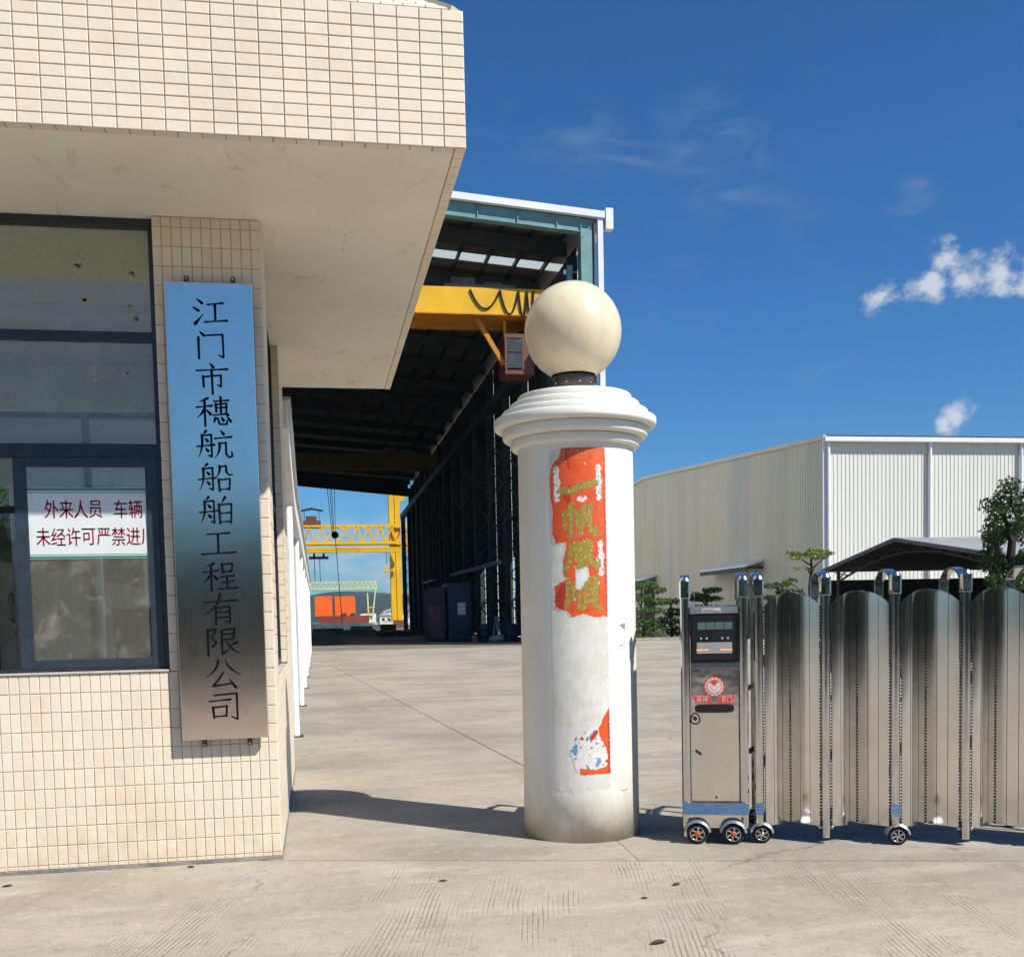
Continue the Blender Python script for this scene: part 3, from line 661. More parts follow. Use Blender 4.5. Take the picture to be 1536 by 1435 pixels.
# ------------------------------------------------------------------ round gate pillar
PC = Vector((1.66, 6.70, 0)); PR = .37; PHI0F = math.atan2(-6.70, -1.66)
def pillar_mat():
    m = bpy.data.materials.new('pillar_paint'); m.use_nodes = True; t = m.node_tree; b = t.nodes['Principled BSDF']
    g = N(t, 'ShaderNodeNewGeometry'); p = g.outputs['Position']; s = N(t, 'ShaderNodeSeparateXYZ'); t.links.new(p, s.inputs[0])
    c = mixc(t, remap(t, noise_(t, p, 2.4, 5, .6), .35, .7), (.80, .785, .715), (.74, .725, .64))
    dirt = math_(t, 'MULTIPLY', remap(t, s.outputs['Z'], .62, -.05), remap(t, noise_(t, mapping(t, p, (1, 1, .45)), 5.5, 7, .7), .30, .68))
    c = mixc(t, math_(t, 'MULTIPLY', dirt, .72), c, (.40, .345, .22))
    c = mixc(t, math_(t, 'MULTIPLY', remap(t, s.outputs['Z'], .16, .0), .45), c, (.30, .27, .19))
    st = math_(t, 'MULTIPLY', remap(t, noise_(t, mapping(t, p, (9, 9, .6)), 2, 6, .7), .60, .78), .28)
    c = mixc(t, st, c, (.45, .42, .33))
    c = mixc(t, math_(t, 'MULTIPLY', remap(t, noise_(t, p, 26, 4, .7), .69, .75), .5), c, (.22, .20, .17))
    t.links.new(c, b.inputs['Base Color']); setin(b, Roughness=.5)
    bn = N(t, 'ShaderNodeBump'); setin(bn, Strength=.18, Distance=.006); t.links.new(noise_(t, p, 22, 6, .7), bn.inputs['Height']); t.links.new(bn.outputs[0], b.inputs['Normal'])
    MATS['pillar'] = m
pillar_mat()
pl = thing('gate_pillar', tuple(PC), 'round white painted gate pillar with a stepped cap', 'pillar')
MB().lathe([(.0001, 0), (.374, 0), (.372, .3), (.369, 1.2), (.366, 2.40), (.366, 2.47)], PC, 96).build('shaft', MATS['pillar'], pl)
def ring(r, z0, z1, top=.004, rin=.0001):
    h = z1-z0; p = [(rin, z0), (r-h*.38, z0)]
    p += [(r-h*.38+h*.38*math.sin(a*math.pi/12), z0+h*.38-h*.38*math.cos(a*math.pi/12)) for a in range(1, 7)]
    p += [(r, z1-.006), (r-.006, z1), (rin, z1)]
    return p
for i, (r_, z0, z1) in enumerate(((.408, 2.452, 2.512), (.462, 2.513, 2.578), (.516, 2.579, 2.642), (.466, 2.643, 2.688), (.412, 2.689, 2.738), (.362, 2.739, 2.788))):
    MB().lathe(ring(r_, z0, z1), PC, 96).build('cap_step', MATS['pillar'], pl)
for pts in (((1.28, 1.345), (1.42, 1.35), (1.41, 1.315), (1.37, 1.325)), ((1.26, 1.215), (1.36, 1.222), (1.36, 1.217), (1.27, 1.211)), ((1.18, .325), (1.30, .312), (1.40, .318), (1.40, .311), (1.30, .305)), ((.35, .655), (.40, .66), (.37, .63))):
    t__ = lambda a: PHI0F+rad(-23.9)+rad(53.1)*a
    MB().poly([(PC.x+.3728*math.cos(t__(a)), PC.y+.3728*math.sin(t__(a)), z) for a, z in pts]).build('scuff_mark', M('scuff', (.26, .25, .23), .8), pl, fix=False)
gl = thing('globe_lamp', (PC.x, PC.y, 2.788), 'cream plastic globe lamp on top of the white pillar', 'lamp')
def globe_mat():
    m = bpy.data.materials.new('globe_plastic'); m.use_nodes = True; t = m.node_tree; b = t.nodes['Principled BSDF']
    g = N(t, 'ShaderNodeNewGeometry'); p = g.outputs['Position']; s = N(t, 'ShaderNodeSeparateXYZ'); t.links.new(p, s.inputs[0])
    c = mixc(t, remap(t, noise_(t, mapping(t, p, (6, 6, 1)), 2.2, 6, .65), .35, .7), (.74, .65, .47), (.69, .59, .40))
    dd = math_(t, 'MULTIPLY', remap(t, s.outputs['Z'], 3.02, 2.90), remap(t, noise_(t, mapping(t, p, (40, 40, 4)), 1.5, 5, .7), .35, .65))
    c = mixc(t, math_(t, 'MULTIPLY', dd, .45), c, (.34, .29, .20))
    t.links.new(c, b.inputs['Base Color']); setin(b, Roughness=.24)
    b.inputs['Specular IOR Level'].default_value = .45
    bn = N(t, 'ShaderNodeBump'); setin(bn, Strength=.05, Distance=.003); t.links.new(noise_(t, p, 90, 3, .6), bn.inputs['Height']); t.links.new(bn.outputs[0], b.inputs['Normal'])
    return m
GZ, GR = 3.198, .307
MB().lathe([(max(.0001, GR*math.sin(a)), -GR*math.cos(a)) for a in [i*math.pi/40 for i in range(6, 41)]], (PC.x, PC.y, GZ), 72).build('globe', globe_mat(), gl)
MB().lathe([(.0001, 2.789), (.142, 2.789), (.142, 2.80), (.122, 2.803), (.122, 2.845), (.133, 2.848), (.133, 2.885), (.135, 2.89), (.135, 2.915), (.10, 2.918)], (PC.x, PC.y, 0), 48).build('collar', MATS['dark_metal'], gl)
sc_ = MB()
for a in range(5):
    t_ = rad(200+a*36); sc_.lathe([(.0001, 0), (.006, 0), (.006, .01)], (PC.x+.133*math.cos(t_), PC.y+.133*math.sin(t_), 2.86), 8)
sc_.build('screw', MATS['chrome'], gl)

# ------------------------------------------------------------------ paper pasted on the pillar
PHI0 = math.atan2(-PC.y, -PC.x)          # direction from the pillar to the road side
A0, A1 = rad(-23.9), rad(29.2)
ZT, ZB = 2.418, 1.392
def onp(a, z, off):
    """a: 0..1 across the strip, seen left to right"""
    t_ = PHI0+(A0+(A1-A0)*a); r_ = (.372-.006*(z-.3)/2.1 if z > .3 else .372)+off
    return (PC.x+r_*math.cos(t_), PC.y+r_*math.sin(t_), z)
def inside(pts, x, y):
    c = False; j = len(pts)-1
    for i in range(len(pts)):
        if (pts[i][1] > y) != (pts[j][1] > y) and x < (pts[j][0]-pts[i][0])*(y-pts[i][1])/(pts[j][1]-pts[i][1])+pts[i][0]: c = not c
        j = i
    return c
def seg(p, a, b):
    dx, dy = b[0]-a[0], b[1]-a[1]; L_ = dx*dx+dy*dy
    t_ = max(0, min(1, ((p[0]-a[0])*dx+(p[1]-a[1])*dy)/L_)) if L_ else 0
    return math.hypot(p[0]-a[0]-t_*dx, p[1]-a[1]-t_*dy)
def nz(x, y, s_, k_=0.): return noise.noise(Vector((x*s_, y*s_, k_)))
def sheet(name, cls, z0, z1, mats, parent, off, nx=96, cell=.0042, a0=-.06, a1=1.03):
    nzn = int((z1-z0)/cell); mb = MB(); idx = {}
    def vid(i, j):
        if (i, j) not in idx:
            idx[(i, j)] = len(mb.v); a = a0+(a1-a0)*i/nx; z = z0+(z1-z0)*j/nzn
            mb.v.append(onp(a, z, off+.0006*nz(a*3, z*3, 3, 5)))
        return idx[(i, j)]
    for j in range(nzn):
        z = z0+(z1-z0)*(j+.5)/nzn
        for i in range(nx):
            a = a0+(a1-a0)*(i+.5)/nx; m_ = cls(a, z)
            if m_ is None: continue
            mb.f.append((vid(i, j), vid(i+1, j), vid(i+1, j+1), vid(i, j+1))); mb.m.append(m_); mb.sm.append(True)
    return mb.build(name, mats, parent, fix=False)
HAN = {  # thick gilt characters on a 100 grid
 'yi': [((6, 62), (30, 66)), ((30, 66), (66, 44)), ((66, 44), (94, 36))],
 'fan': [((26, 4), (26, 98)), ((6, 30), (8, 74)), ((8, 30), (46, 24)), ((46, 24), (46, 66)), ((64, 12), (62, 60)), ((62, 60), (52, 92)), ((64, 12), (84, 10)), ((84, 10), (82, 78)), ((82, 78), (98, 92)), ((98, 92), (99, 74)), ((68, 40), (76, 52))],
 'feng': [((22, 26), (16, 62)), ((16, 62), (2, 92)), ((22, 14), (78, 4)), ((24, 28), (72, 20)), ((74, 14), (78, 66)), ((78, 66), (98, 84)), ((98, 84), (99, 62)), ((34, 38), (62, 34)), ((36, 40), (38, 62)), ((62, 36), (60, 60)), ((38, 60), (62, 58)), ((49, 34), (49, 82)), ((34, 84), (66, 78))],
 'shun': [((10, 8), (10, 66)), ((10, 66), (2, 94)), ((26, 22), (26, 70)), ((42, 4), (42, 96)), ((54, 12), (98, 6)), ((74, 10), (68, 24)), ((58, 26), (60, 72)), ((58, 26), (92, 22)), ((92, 22), (90, 70)), ((60, 42), (90, 40)), ((60, 56), (90, 54)), ((60, 71), (90, 70)), ((66, 76), (52, 96)), ((82, 76), (98, 98))]}
GLY = [('yi', .16, .82, .155, .305, .070), ('fan', .20, .80, .325, .525, .040), ('feng', .22, .84, .545, .735, .042), ('shun', .22, .84, .755, .955, .036)]
OUT = [(.2, .0), (.16, .057), (.07, .075), (.01, .11), (-.035, .18), (-.01, .31), (.02, .36), (.01, .46), (.0, .5), (.07, .56), (.26, .555), (.25, .6), (.2, .66), (.2, .75), (.27, .767), (.03, .815), (.03, .94), (.24, .956), (.3, .98), (.37, .995), (.56, .978), (.77, 1.0), (.9, .995), (1.0, 1.0), (1.0, .0)]
HOLE = [(.42, .72), (.62, .70), (.66, .72), (.66, .76), (.51, .835), (.42, .83)]
BLOBS = []
for ax, b0 in ((.10, .105), (.865, .10), (.885, .545)):
    BLOBS += [(ax, b0+.022, .055, .024), (ax, b0+.06, .05, .020), (ax+.01, b0+.095, .065, .028), (ax, b0+.135, .055, .022), (ax+.005, b0+.165, .06, .018), (ax+.005, b0+.195, .055, .016)]
def upper(a, z):
    b = (ZT-z)/(ZT-ZB); ja = a+.012*nz(a*20, b*60, 1.0)+.008*nz(a*60, b*200, 1.0, 3); jb = b+.006*nz(a*18, b*50, 1, 9)
    if not inside(OUT, ja, jb) or inside(HOLE, ja, jb): 
        # white paper core left along the tears
        for q in range(6):
            t_ = q*1.047
            if a > .0 and b < .99 and inside(OUT, ja+.03*math.cos(t_), jb+.009*math.sin(t_)) and not inside(HOLE, ja+.03*math.cos(t_), jb+.009*math.sin(t_)) and nz(a*30, b*90, 1, 2) > -.1: return 2
        return None
    if nz(a*4.2, b*15, 1, 21) > .60 and nz(a*14, b*40, 1, 5) > -.2: return 2 if nz(a*9, b*30, 1, 31) > -.25 else None
    for nm, x0, x1, y0, y1, wd_ in GLY:
        if x0-.06 < a < x1+.06 and y0-.02 < b < y1+.02:
            p = ((a-x0)/(x1-x0)*100, (b-y0)/(y1-y0)*100)
            dmin = min(seg(p, *s_) for s_ in HAN[nm]); wq = wd_*100*1.9*(1+.35*nz(a*25, b*60, 1, 7))
            if dmin < wq:
                if nz(a*26, b*80, 1, 4) > .50: return 5
                return 1 if dmin < wq*.86 else 4
    for cx, cy, rx, ry in BLOBS:
        q = ((a-cx)/rx)**2+((b-cy)/ry)**2
        if q < 1.0*(1+.5*nz(a*50, b*150, 1, 6)): return 4 if nz(a*40, b*120, 1, 8) > .28 else 2
    # stamped fret pattern in the upper corners and along the right margin
    if b < .16 and (a-.5)**2*2.2+(b-.17)**2*30 > .33:
        u_, v_ = (a*16) % 1, (b*52) % 1
        if (u_ < .2 or v_ < .22) and nz(a*9, b*20, 1, 3) > -.25: return 3
    if a > .86 and nz(a*70, b*240, 1, 1) > .22: return 3
    if a > .965: return 6
    return 6 if nz(a*4, b*9, 1, 11) > .22 and a < .35 else 0
pm = [M('poster_red', rgb('DC5A28'), .42, var=.14, scale=14), M('gilt', rgb('A8953A'), .38, metal=.1, var=.25, scale=60), M('paper_white', (.72, .70, .68), .8, var=.12, scale=50),
      M('stamp_orange', rgb('DE7A45'), .4, var=.15, scale=60), M('outline_violet', rgb('8C6F78'), .6, var=.2, scale=60), M('gilt_glint', rgb('E8D788'), .3, metal=.2, var=.1), M('poster_dark_red', rgb('BE3A22'), .45, var=.15, scale=20)]
cp = thing('spring_couplet', onp(.5, ZB, 0), 'torn red paper couplet with gilt characters pasted on the white pillar', 'poster')
sheet('red_paper', upper, ZB-.02, ZT+.004, pm, cp, .0022)
def resid_mat():
    m = bpy.data.materials.new('glue_residue'); m.use_nodes = True; t = m.node_tree; b = t.nodes['Principled BSDF']
    g = N(t, 'ShaderNodeNewGeometry'); p = g.outputs['Position']
    c = mixc(t, remap(t, noise_(t, p, 6, 7, .7), .35, .65), (.60, .585, .49), (.71, .70, .66))
    c = mixc(t, math_(t, 'MULTIPLY', remap(t, noise_(t, mapping(t, p, (1, 1, .4)), 45, 6, .75), .50, .72), .6), c, (.78, .77, .76))
    c = mixc(t, math_(t, 'MULTIPLY', remap(t, noise_(t, p, 30, 4, .7), .68, .76), .5), c, (.33, .31, .28))
    t.links.new(c, b.inputs['Base Color']); setin(b, Roughness=.85)
    bn = N(t, 'ShaderNodeBump'); setin(bn, Strength=.3, Distance=.004); t.links.new(noise_(t, p, 60, 6, .7), bn.inputs['Height']); t.links.new(bn.outputs[0], b.inputs['Normal'])
    return m
sheet('old_paper_residue', lambda a, z: 0 if -.035+.006*nz(a, z, 25) < a < 1.0+.01*nz(a, z, 14, 2) and z > .33+.02*nz(a*3, z, 4, 2) else None, .29, 2.412, [resid_mat()], cp, .0008, 48, .012)
LOWER = [(1.0, .0), (.93, .07), (.86, .20), (.80, .27), (.78, .38), (.86, .52), (.93, .64), (.96, .80), (.93, .88), (.70, .93), (.45, .90), (.44, 1.0), (1.0, .99)]
COLL = [(.82, .24), (.62, .30), (.48, .42), (.34, .56), (.26, .66), (.33, .80), (.36, .96), (.5, .95), (.72, .97), (.93, .92), (.97, .78), (.93, .62), (.88, .50)]
LZ0, LZ1 = .425, .835
def lower(a, z):
    b = (LZ1-z)/(LZ1-LZ0); ja = a+.022*nz(a*20, b*26, 1.0, 1); jb = b+.016*nz(a*22, b*24, 1, 9)
    if inside(LOWER, ja, jb): return 6 if a > .965 else 0
    if inside(COLL, ja, jb):
        if seg((a, b), (.66, .45), (.74, .36)) < .035: return 6
        v = nz(a*7, b*10, 1, 2)
        if v > .42: return 7
        if v < -.5: return 6
        return 4 if nz(a*13, b*18, 1, 5) > .38 else 2
    return None
cr = thing('couplet_remnant', onp(.7, LZ0, 0), 'small torn red and white scrap of paper low on the pillar', 'poster')
sheet('torn_paper', lower, LZ0-.01, LZ1+.01, pm+[M('scrap_blue', rgb('5E9BC0'), .7, var=.2, scale=60)], cr, .0024)

# ------------------------------------------------------------------ retractable gate
GP, GRZ = (2.61, 6.066, 0), math.atan2(-.34, .94)
S, PST = MATS['gate_steel'], MATS['post_steel']
def arc_band(s0, s1, t0, t1, z0, zr, th=.012, n=14):
    """bent strip over the top from the front post to the rear post"""
    o, i_ = [], []
    for k_ in range(n+1):
        a = math.pi*k_/n; c, sn = math.cos(a), math.sin(a)
        o.append((t0+(t1-t0)*(.5-.5*c), z0+zr*sn)); i_.append((t0+th+(t1-t0-2*th)*(.5-.5*c), z0+(zr-th)*sn-.001))
    mb = MB()
    for k_ in range(n):
        q = [(s0, *o[k_]), (s1, *o[k_]), (s1, *o[k_+1]), (s0, *o[k_+1])]; p_ = [(s0, *i_[k_]), (s1, *i_[k_]), (s1, *i_[k_+1]), (s0, *i_[k_+1])]
        mb.add(q, [(0, 1, 2, 3)], 0, True); mb.add(p_, [(3, 2, 1, 0)], 0, True)
        mb.add([q[0], p_[0], p_[3], q[3]], [(0, 1, 2, 3)]); mb.add([q[1], q[2], p_[2], p_[1]], [(0, 1, 2, 3)])
    return mb
def gate_post(parent, s, bottom, w=.056, rear=True):
    o = MB().prism([(s-w/2, .012), (s-w/2, -.004), (s-w*.36, -.022), (s-w*.12, -.029), (s+w*.12, -.029), (s+w*.36, -.022), (s+w/2, -.004), (s+w/2, .012)], 'z', bottom, 1.50).build('post', PST, parent, local=True)
    v = w/2+.006
    cp_ = MB().prism([(s-v, .02), (s-v, -.012), (s-v*.7, -.034), (s+v*.7, -.034), (s+v, -.012), (s+v, .02)], 'z', 1.492, 1.598)
    cp_.add([(s+v*math.cos(a)*.98, .001-.034*0+(-.007+.027*math.sin(a)), 1.598) for a in [k_*math.pi/5 for k_ in range(10)]]+[(s+v*.6*math.cos(a), -.007+.016*math.sin(a), 1.622) for a in [k_*math.pi/5 for k_ in range(10)]],
            [(k_, (k_+1) % 10, 10+(k_+1) % 10, 10+k_) for k_ in range(10)]+[tuple(range(10, 20))], 0, True)
    cp_.build('cap', MATS['chrome'], o, local=True, bevel=.003)
    if rear:
        MB().box(s-.018, .545, .06, s+.018, .575, 1.50).build('rear_post', PST, parent, local=True, bevel=.004)
        MB().box(s-.026, .535, 1.48, s+.026, .58, 1.585).build('rear_cap', MATS['chrome'], parent, local=True, bevel=.004)
        arc_band(s-.027, s+.027, .018, .565, 1.535, .112).build('arch', MATS['chrome'], parent, local=True, fix=False)
    return o
def make_wheel(parent, s, t, r, hub, name='wheel'):
    """wheel with its axle along t"""
    w_ = MB().lathe([(r*.62, -.018), (r*.9, -.020), (r, -.011), (r, .011), (r*.9, .020), (r*.62, .018)], (s, t, r), 32, axis='y').build(name, MATS['rubber'], parent, local=True)
    rm = MB().lathe([(r*.70, -.012), (r*.70, -.022), (r*.62, -.023), (r*.60, -.010)], (s, t, r), 32, axis='y')
    for k_ in range(6):
        a = k_*math.pi/3
        pa = Vector((s+math.cos(a)*r*.18, t-.016, r+math.sin(a)*r*.18)); pb = Vector((s+math.cos(a+.42)*r*.64, t-.016, r+math.sin(a+.42)*r*.64))
        rm.beam(pa, pb, r*.16, .010, upv=(0, 1, 0))
    rm.build('rim', MATS['chrome'], w_, local=True)
    MB().lathe([(.0001, -.012), (r*.6, -.012), (r*.6, .012), (.0001, .012)], (s, t, r), 24, axis='y').build('wheel_disc', MATS['black'], w_, local=True)
    MB().lathe([(.0001, -.028), (r*.17, -.028), (r*.26, -.024), (r*.27, -.013), (.0001, -.013)], (s, t, r), 20, axis='y').build('hub', MATS['orange_hub'] if hub else MATS['chrome'], w_, local=True)
    return w_
def fender(parent, s, t, r, z, a0=8, a1=172, w0=-.034, w1=.03):
    mb = MB(); n = 14; ro, ri = r*1.30, r*1.10
    for k_ in range(n):
        a, b = rad(a0+(a1-a0)*k_/n), rad(a0+(a1-a0)*(k_+1)/n)
        for q0, q1, y0, y1 in ((ro, ro, w0+.008, w1), (ri, ro, w0, w0+.008), (ri, ri, w1, w0)):
            mb.add([(s+q0*math.cos(a), t+y0, z+q0*math.sin(a)), (s+q0*math.cos(b), t+y0, z+q0*math.sin(b)), (s+q1*math.cos(b), t+y1, z+q1*math.sin(b)), (s+q1*math.cos(a), t+y1, z+q1*math.sin(a))], [(0, 1, 2, 3)], 0, True)
    return mb.build('fender', M('fender_plastic', (.36, .36, .36), .35, metal=.6, var=.1), parent, local=True, fix=False)

gt = thing('folding_gate', GP, 'stainless steel folding gate of scalloped panels on small wheels', 'gate', GRZ)
PS = [.007, .397, .796, 1.19, 1.585, 1.98, 2.375]
for i, s in enumerate(PS):
    wheel = i % 2 == 0
    gate_post(gt, s, .10 if wheel else .038, .056)
    if wheel:
        make_wheel(gt, s+.012, -.012, .056, False); fender(gt, s+.012, -.012, .056, .056)
        MB().prism([(s-.026, .246), (s-.026, .20), (s-.018, .182), (s, .176), (s+.018, .182), (s+.026, .20), (s+.026, .246)], 'y', -.0345, -.0298).tilt(.246, .28).build('foot_sleeve', MATS['skirt_steel'], gt, local=True)
        make_wheel(gt, s+.012, .56, .056, False, 'rear_wheel')
    else:
        for q in (-1, 1): MB().lathe([(.0001, 0), (.010, 0), (.010, .012), (.0001, .012)], (s+q*.036, -.012, .10), 12, axis='y').build('bolt', MATS['chrome'], gt, local=True)
def panel(s0, s1, sd_):
    n = 6; wv_ = (s1-s0)/n; sc0 = (s0+s1)/2; hw = (s1-s0)/2
    def tt(s):
        u = (s-s0)/(s1-s0)
        if u < .5:                                   # left leaf: bowed outwards, right leaf: nearly flat
            q = u/.5; return .125*q**1.7
        q = (1-u)/.5; return .125*q**1.05
    def zt(s):
        u = min(1, abs(s-sc0)/hw); return 1.518-.2027+math.sqrt(.2027**2-(u*.163)**2)
    for k_ in range(n):
        a, b = s0+wv_*k_+.0012, s0+wv_*(k_+1)-.0012; q = 6; mb = MB(); jt = R.uniform(-.0015, .0015)
        ss = [a+(b-a)*i/q for i in range(q+1)]
        fr_ = [(s, tt(s)+jt) for s in ss]
        for i in range(q):
            (x0, y0), (x1, y1) = fr_[i], fr_[i+1]
            zb = .105
            mb.add([(x0, y0, zb), (x1, y1, zb), (x1, y1, zt(x1)), (x0, y0, zt(x0))], [(0, 1, 2, 3)], 0, True)
            mb.add([(x0, y0+.004, zb), (x1, y1+.004, zb), (x1, y1+.004, zt(x1)), (x0, y0+.004, zt(x0))], [(3, 2, 1, 0)], 0, True)
            mb.add([(x0, y0, zt(x0)), (x1, y1, zt(x1)), (x1, y1+.004, zt(x1)), (x0, y0+.004, zt(x0))], [(0, 1, 2, 3)])
        for i in (0, q):
            x, y = fr_[i]; mb.add([(x, y, .105), (x, y+.004, .105), (x, y+.004, zt(x)), (x, y, zt(x))], [(0, 1, 2, 3)])
        mb.build('slat', S, gt, local=True, fix=False)
    mb = MB()
    for k_ in range(1, n):
        if k_ != n//2: mb.box(s0+wv_*k_-.006, tt(s0+wv_*k_)+.0066, .11, s0+wv_*k_+.006, tt(s0+wv_*k_)+.0085, zt(s0+wv_*k_)-.01)
    mb.build('seam_strip', MATS['rubber'], gt, local=True)
    # perforated hinge strips in the fold and at the post
    for s, z1 in ((sc0, 1.50), (s0-.002, 1.425), (s1+.002, 1.425)):
        mb = MB(); z = .11
        while z < z1:
            mb.box(s-.0035, tt(min(max(s, s0), s1))-.006, z, s+.0035, tt(min(max(s, s0), s1))+.004, z+.011); z += .019
        mb.build('hinge', MATS['rubber'], gt, local=True)
for i in range(len(PS)-1): panel(PS[i]+.037, PS[i+1]-.034, i)
for i in range(len(PS)-1):                      # scissor linkage between the two rows of posts
    for z0, z1 in ((.35, 1.2), (1.2, .35)):
        MB().beam((PS[i], .30, z0), (PS[i+1], .30, z1), .012, .03).build('scissor_link', MATS['dark_metal'], gt, local=True)
    for z in (.3, 1.25): MB().beam((PS[i], .02, z), (PS[i], .56, z), .02, .02).build('cross_tie', MATS['dark_metal'], gt, local=True)

# motor cart at the head of the gate
ct = thing('gate_motor_cart', GP, 'stainless motor cart with black display and red emblem at the gate end', 'gate motor', GRZ)
CS = MATS['cart_steel']
gate_post(ct, -.428, .036, .056); gate_post(ct, -.082, .10, .056)
MB().box(-.398, .004, .10, -.112, .56, 1.10).build('housing', CS, ct, local=True)
MB().box(-.396, -.008, .252, -.114, .003, 1.062).build('front_plate', CS, ct, local=True, bevel=.002)
MB().box(-.398, -.006, 1.064, -.112, .003, 1.098).build('trim_strip', PST, ct, local=True, bevel=.002)
MB().prism([(-.012, 1.398), (.56, 1.398), (.56, 1.436), (.02, 1.446), (-.016, 1.436)], 'x', -.399, -.111).build('lid', M('lid_steel', (.36, .37, .40), .35, metal=.8, var=.1), ct, local=True, bevel=.003)
st_ = MB().box(-.325, -.0168, 1.407, -.215, -.0155, 1.431).build('sticker', MATS['logo_white'], ct, local=True)
mb = MB()
for k_ in range(9): mb.box(-.318+k_*.011, -.0174, 1.411, -.309+k_*.011, -.0170, 1.416)
for k_ in range(6): mb.box(-.318+k_*.011, -.0174, 1.421, -.309+k_*.011, -.0170, 1.425)
mb.build('printed_line', MATS['black'], st_, local=True)
sc = MB().box(-.398, -.004, 1.10, -.112, .56, 1.397).build('display_case', MATS['black'], ct, local=True, bevel=.004)
MB().box(-.386, -.010, 1.118, -.124, -.005, 1.385).build('bezel', MATS['black'], sc, local=True, bevel=.003)
for k_ in range(4): MB().box(-.352+k_*.0525, -.0125, 1.302, -.3035+k_*.0525, -.0102, 1.346).build('lcd_cell', MATS['lcd'], sc, local=True)
for x in (-.334, -.300, -.208, -.174): MB().lathe([(.0001, -.004), (.007, -.004), (.008, 0)], (x, -.0102, 1.247), 14, axis='y').build('indicator', M('lens', (.30, .30, .30), .2, var=.05), sc, local=True)
lp = MB().box(-.358, -.0125, 1.157, -.148, -.0102, 1.224).build('light_panel', M('light_panel', (.36, .36, .34), .45, var=.06), sc, local=True)
def emit(name, c, s_):
    m = bpy.data.materials.new(name); m.use_nodes = True; t = m.node_tree; b = t.nodes['Principled BSDF']
    b.inputs['Base Color'].default_value = c+(1,); b.inputs['Emission Color'].default_value = c+(1,); b.inputs['Emission Strength'].default_value = s_; return m
LED = emit('led_orange', (1, .16, .03), 3.2)
for x0, x1 in ((-.360, -.328), (-.318, -.292), (-.218, -.184), (-.178, -.150)): MB().box(x0, -.0150, 1.175, x1, -.0127, 1.180).build('led_strip', LED, sc, local=True, bevel=.001)
# emblem
em = MB(); cx, cz, y_ = -.257, .955, -.0085
def disc(mb, r_, y, m=0, n=40, f=None): mb.add([(cx+r_*(1+(f(a) if f else 0))*math.cos(a), y, cz+r_*(1+(f(a) if f else 0))*math.sin(a)) for a in [k_*2*math.pi/n for k_ in range(n)]], [tuple(range(n))[::-1]], m)
gear = lambda a: .06*math.cos(a*14)
disc(em, .062, y_, 0, 112, gear); disc(em, .054, y_-.0008, 1, 112, gear); disc(em, .045, y_-.0016, 0, 48); disc(em, .040, y_-.0024, 1, 48)
em.add([(cx-.027, y_-.0032, cz+.030), (cx, y_-.0032, cz+.039), (cx+.027, y_-.0032, cz+.030), (cx, y_-.0032, cz+.004)], [(0, 3, 2, 1)], 0)
for q in (-1, 1):
    em.beam((cx+q*.012, y_-.0032, cz-.002), (cx+q*.024, y_-.0032, cz+.0015), .003, .0008, 0, (0, 1, 0))
for k_ in range(5):
    a, b = rad(215+k_*22), rad(215+(k_+1)*22); em.beam((cx+.021*math.cos(a), y_-.0032, cz-.002+.021*math.sin(a)), (cx+.021*math.cos(b), y_-.0032, cz-.002+.021*math.sin(b)), .003, .0008, 0, (0, 1, 0))
for q in (-1, 1):
    for g_, yy, m_ in ((0, y_-.0010, 0), (.004, y_-.0018, 1), (.0065, y_-.0026, 0)):
        pts = [(q*(.008+g_*.6), -.104+g_), (q*(.110-g_), -.104+g_), (q*(.138-g_*1.5), -.050-g_), (q*(.040+g_*.2), -.050-g_)]
        em.add([(cx+p[0], yy, cz+p[1]) for p in pts], [(0, 1, 2, 3) if q > 0 else (3, 2, 1, 0)], m_)
for tx, x in (('英', -.091), ('祥', -.054), ('名', .054), ('门', .091)): add_text(em, tx, cx+x, y_-.0034, cz-.077, .034, .037, .0, 1)
em.build('emblem', [MATS['logo_red'], MATS['logo_white']], ct, local=True, fix=False)
mb = MB(); pts = []
for a in range(24):
    t_ = a*2*math.pi/24; pts.append((cx+.118*math.copysign(abs(math.cos(t_))**.35, math.cos(t_)), .822+.026*math.copysign(abs(math.sin(t_))**.6, math.sin(t_))))
mb.prism(pts, 'y', -.020, -.009).build('bumper_pad', MATS['black'], ct, local=True, bevel=.004)
mb = MB()
for k_ in range(20):
    a, b = k_*2*math.pi/20, (k_+1)*2*math.pi/20; f_ = lambda q: (-.372+.026*math.cos(q)-.004*math.sin(2*q), -.010, .762+.034*math.sin(q))
    mb.beam(f_(a), f_(b), .008, .006, 0, (0, 1, 0))
mb.lathe([(.0001, -.004), (.012, -.004), (.014, 0)], (-.374, -.009, .762), 16, axis='y').build('lock_ring', MATS['black'], ct, local=True)
mb = MB().beam((-.374, -.011, .566), (-.338, -.011, .540), .016, .006, 0, (0, 1, 0)).build('latch_slot', MATS['black'], ct, local=True, bevel=.003)
MB().lathe([(.0001, -.003), (.007, -.003), (.008, 0)], (-.25, -.009, .278), 14, axis='y').build('key_hole', MATS['black'], ct, local=True)
MB().prism([(-.456, .248), (-.456, .20), (-.445, .182), (-.43, .177), (-.08, .177), (-.066, .182), (-.055, .20), (-.055, .248)], 'y', -.046, -.0297).tilt(.248, .28).build('skirt', MATS['skirt_steel'], ct, local=True, bevel=.002)
MB().box(-.452, -.020, .09, -.06, .003, .1765).build('lower_plate', CS, ct, local=True)
for s in (-.368, -.153):
    make_wheel(ct, s, -.060, .064, True); fender(ct, s, -.060, .064, .064)
    make_wheel(ct, s, .55, .064, True, 'rear_wheel')
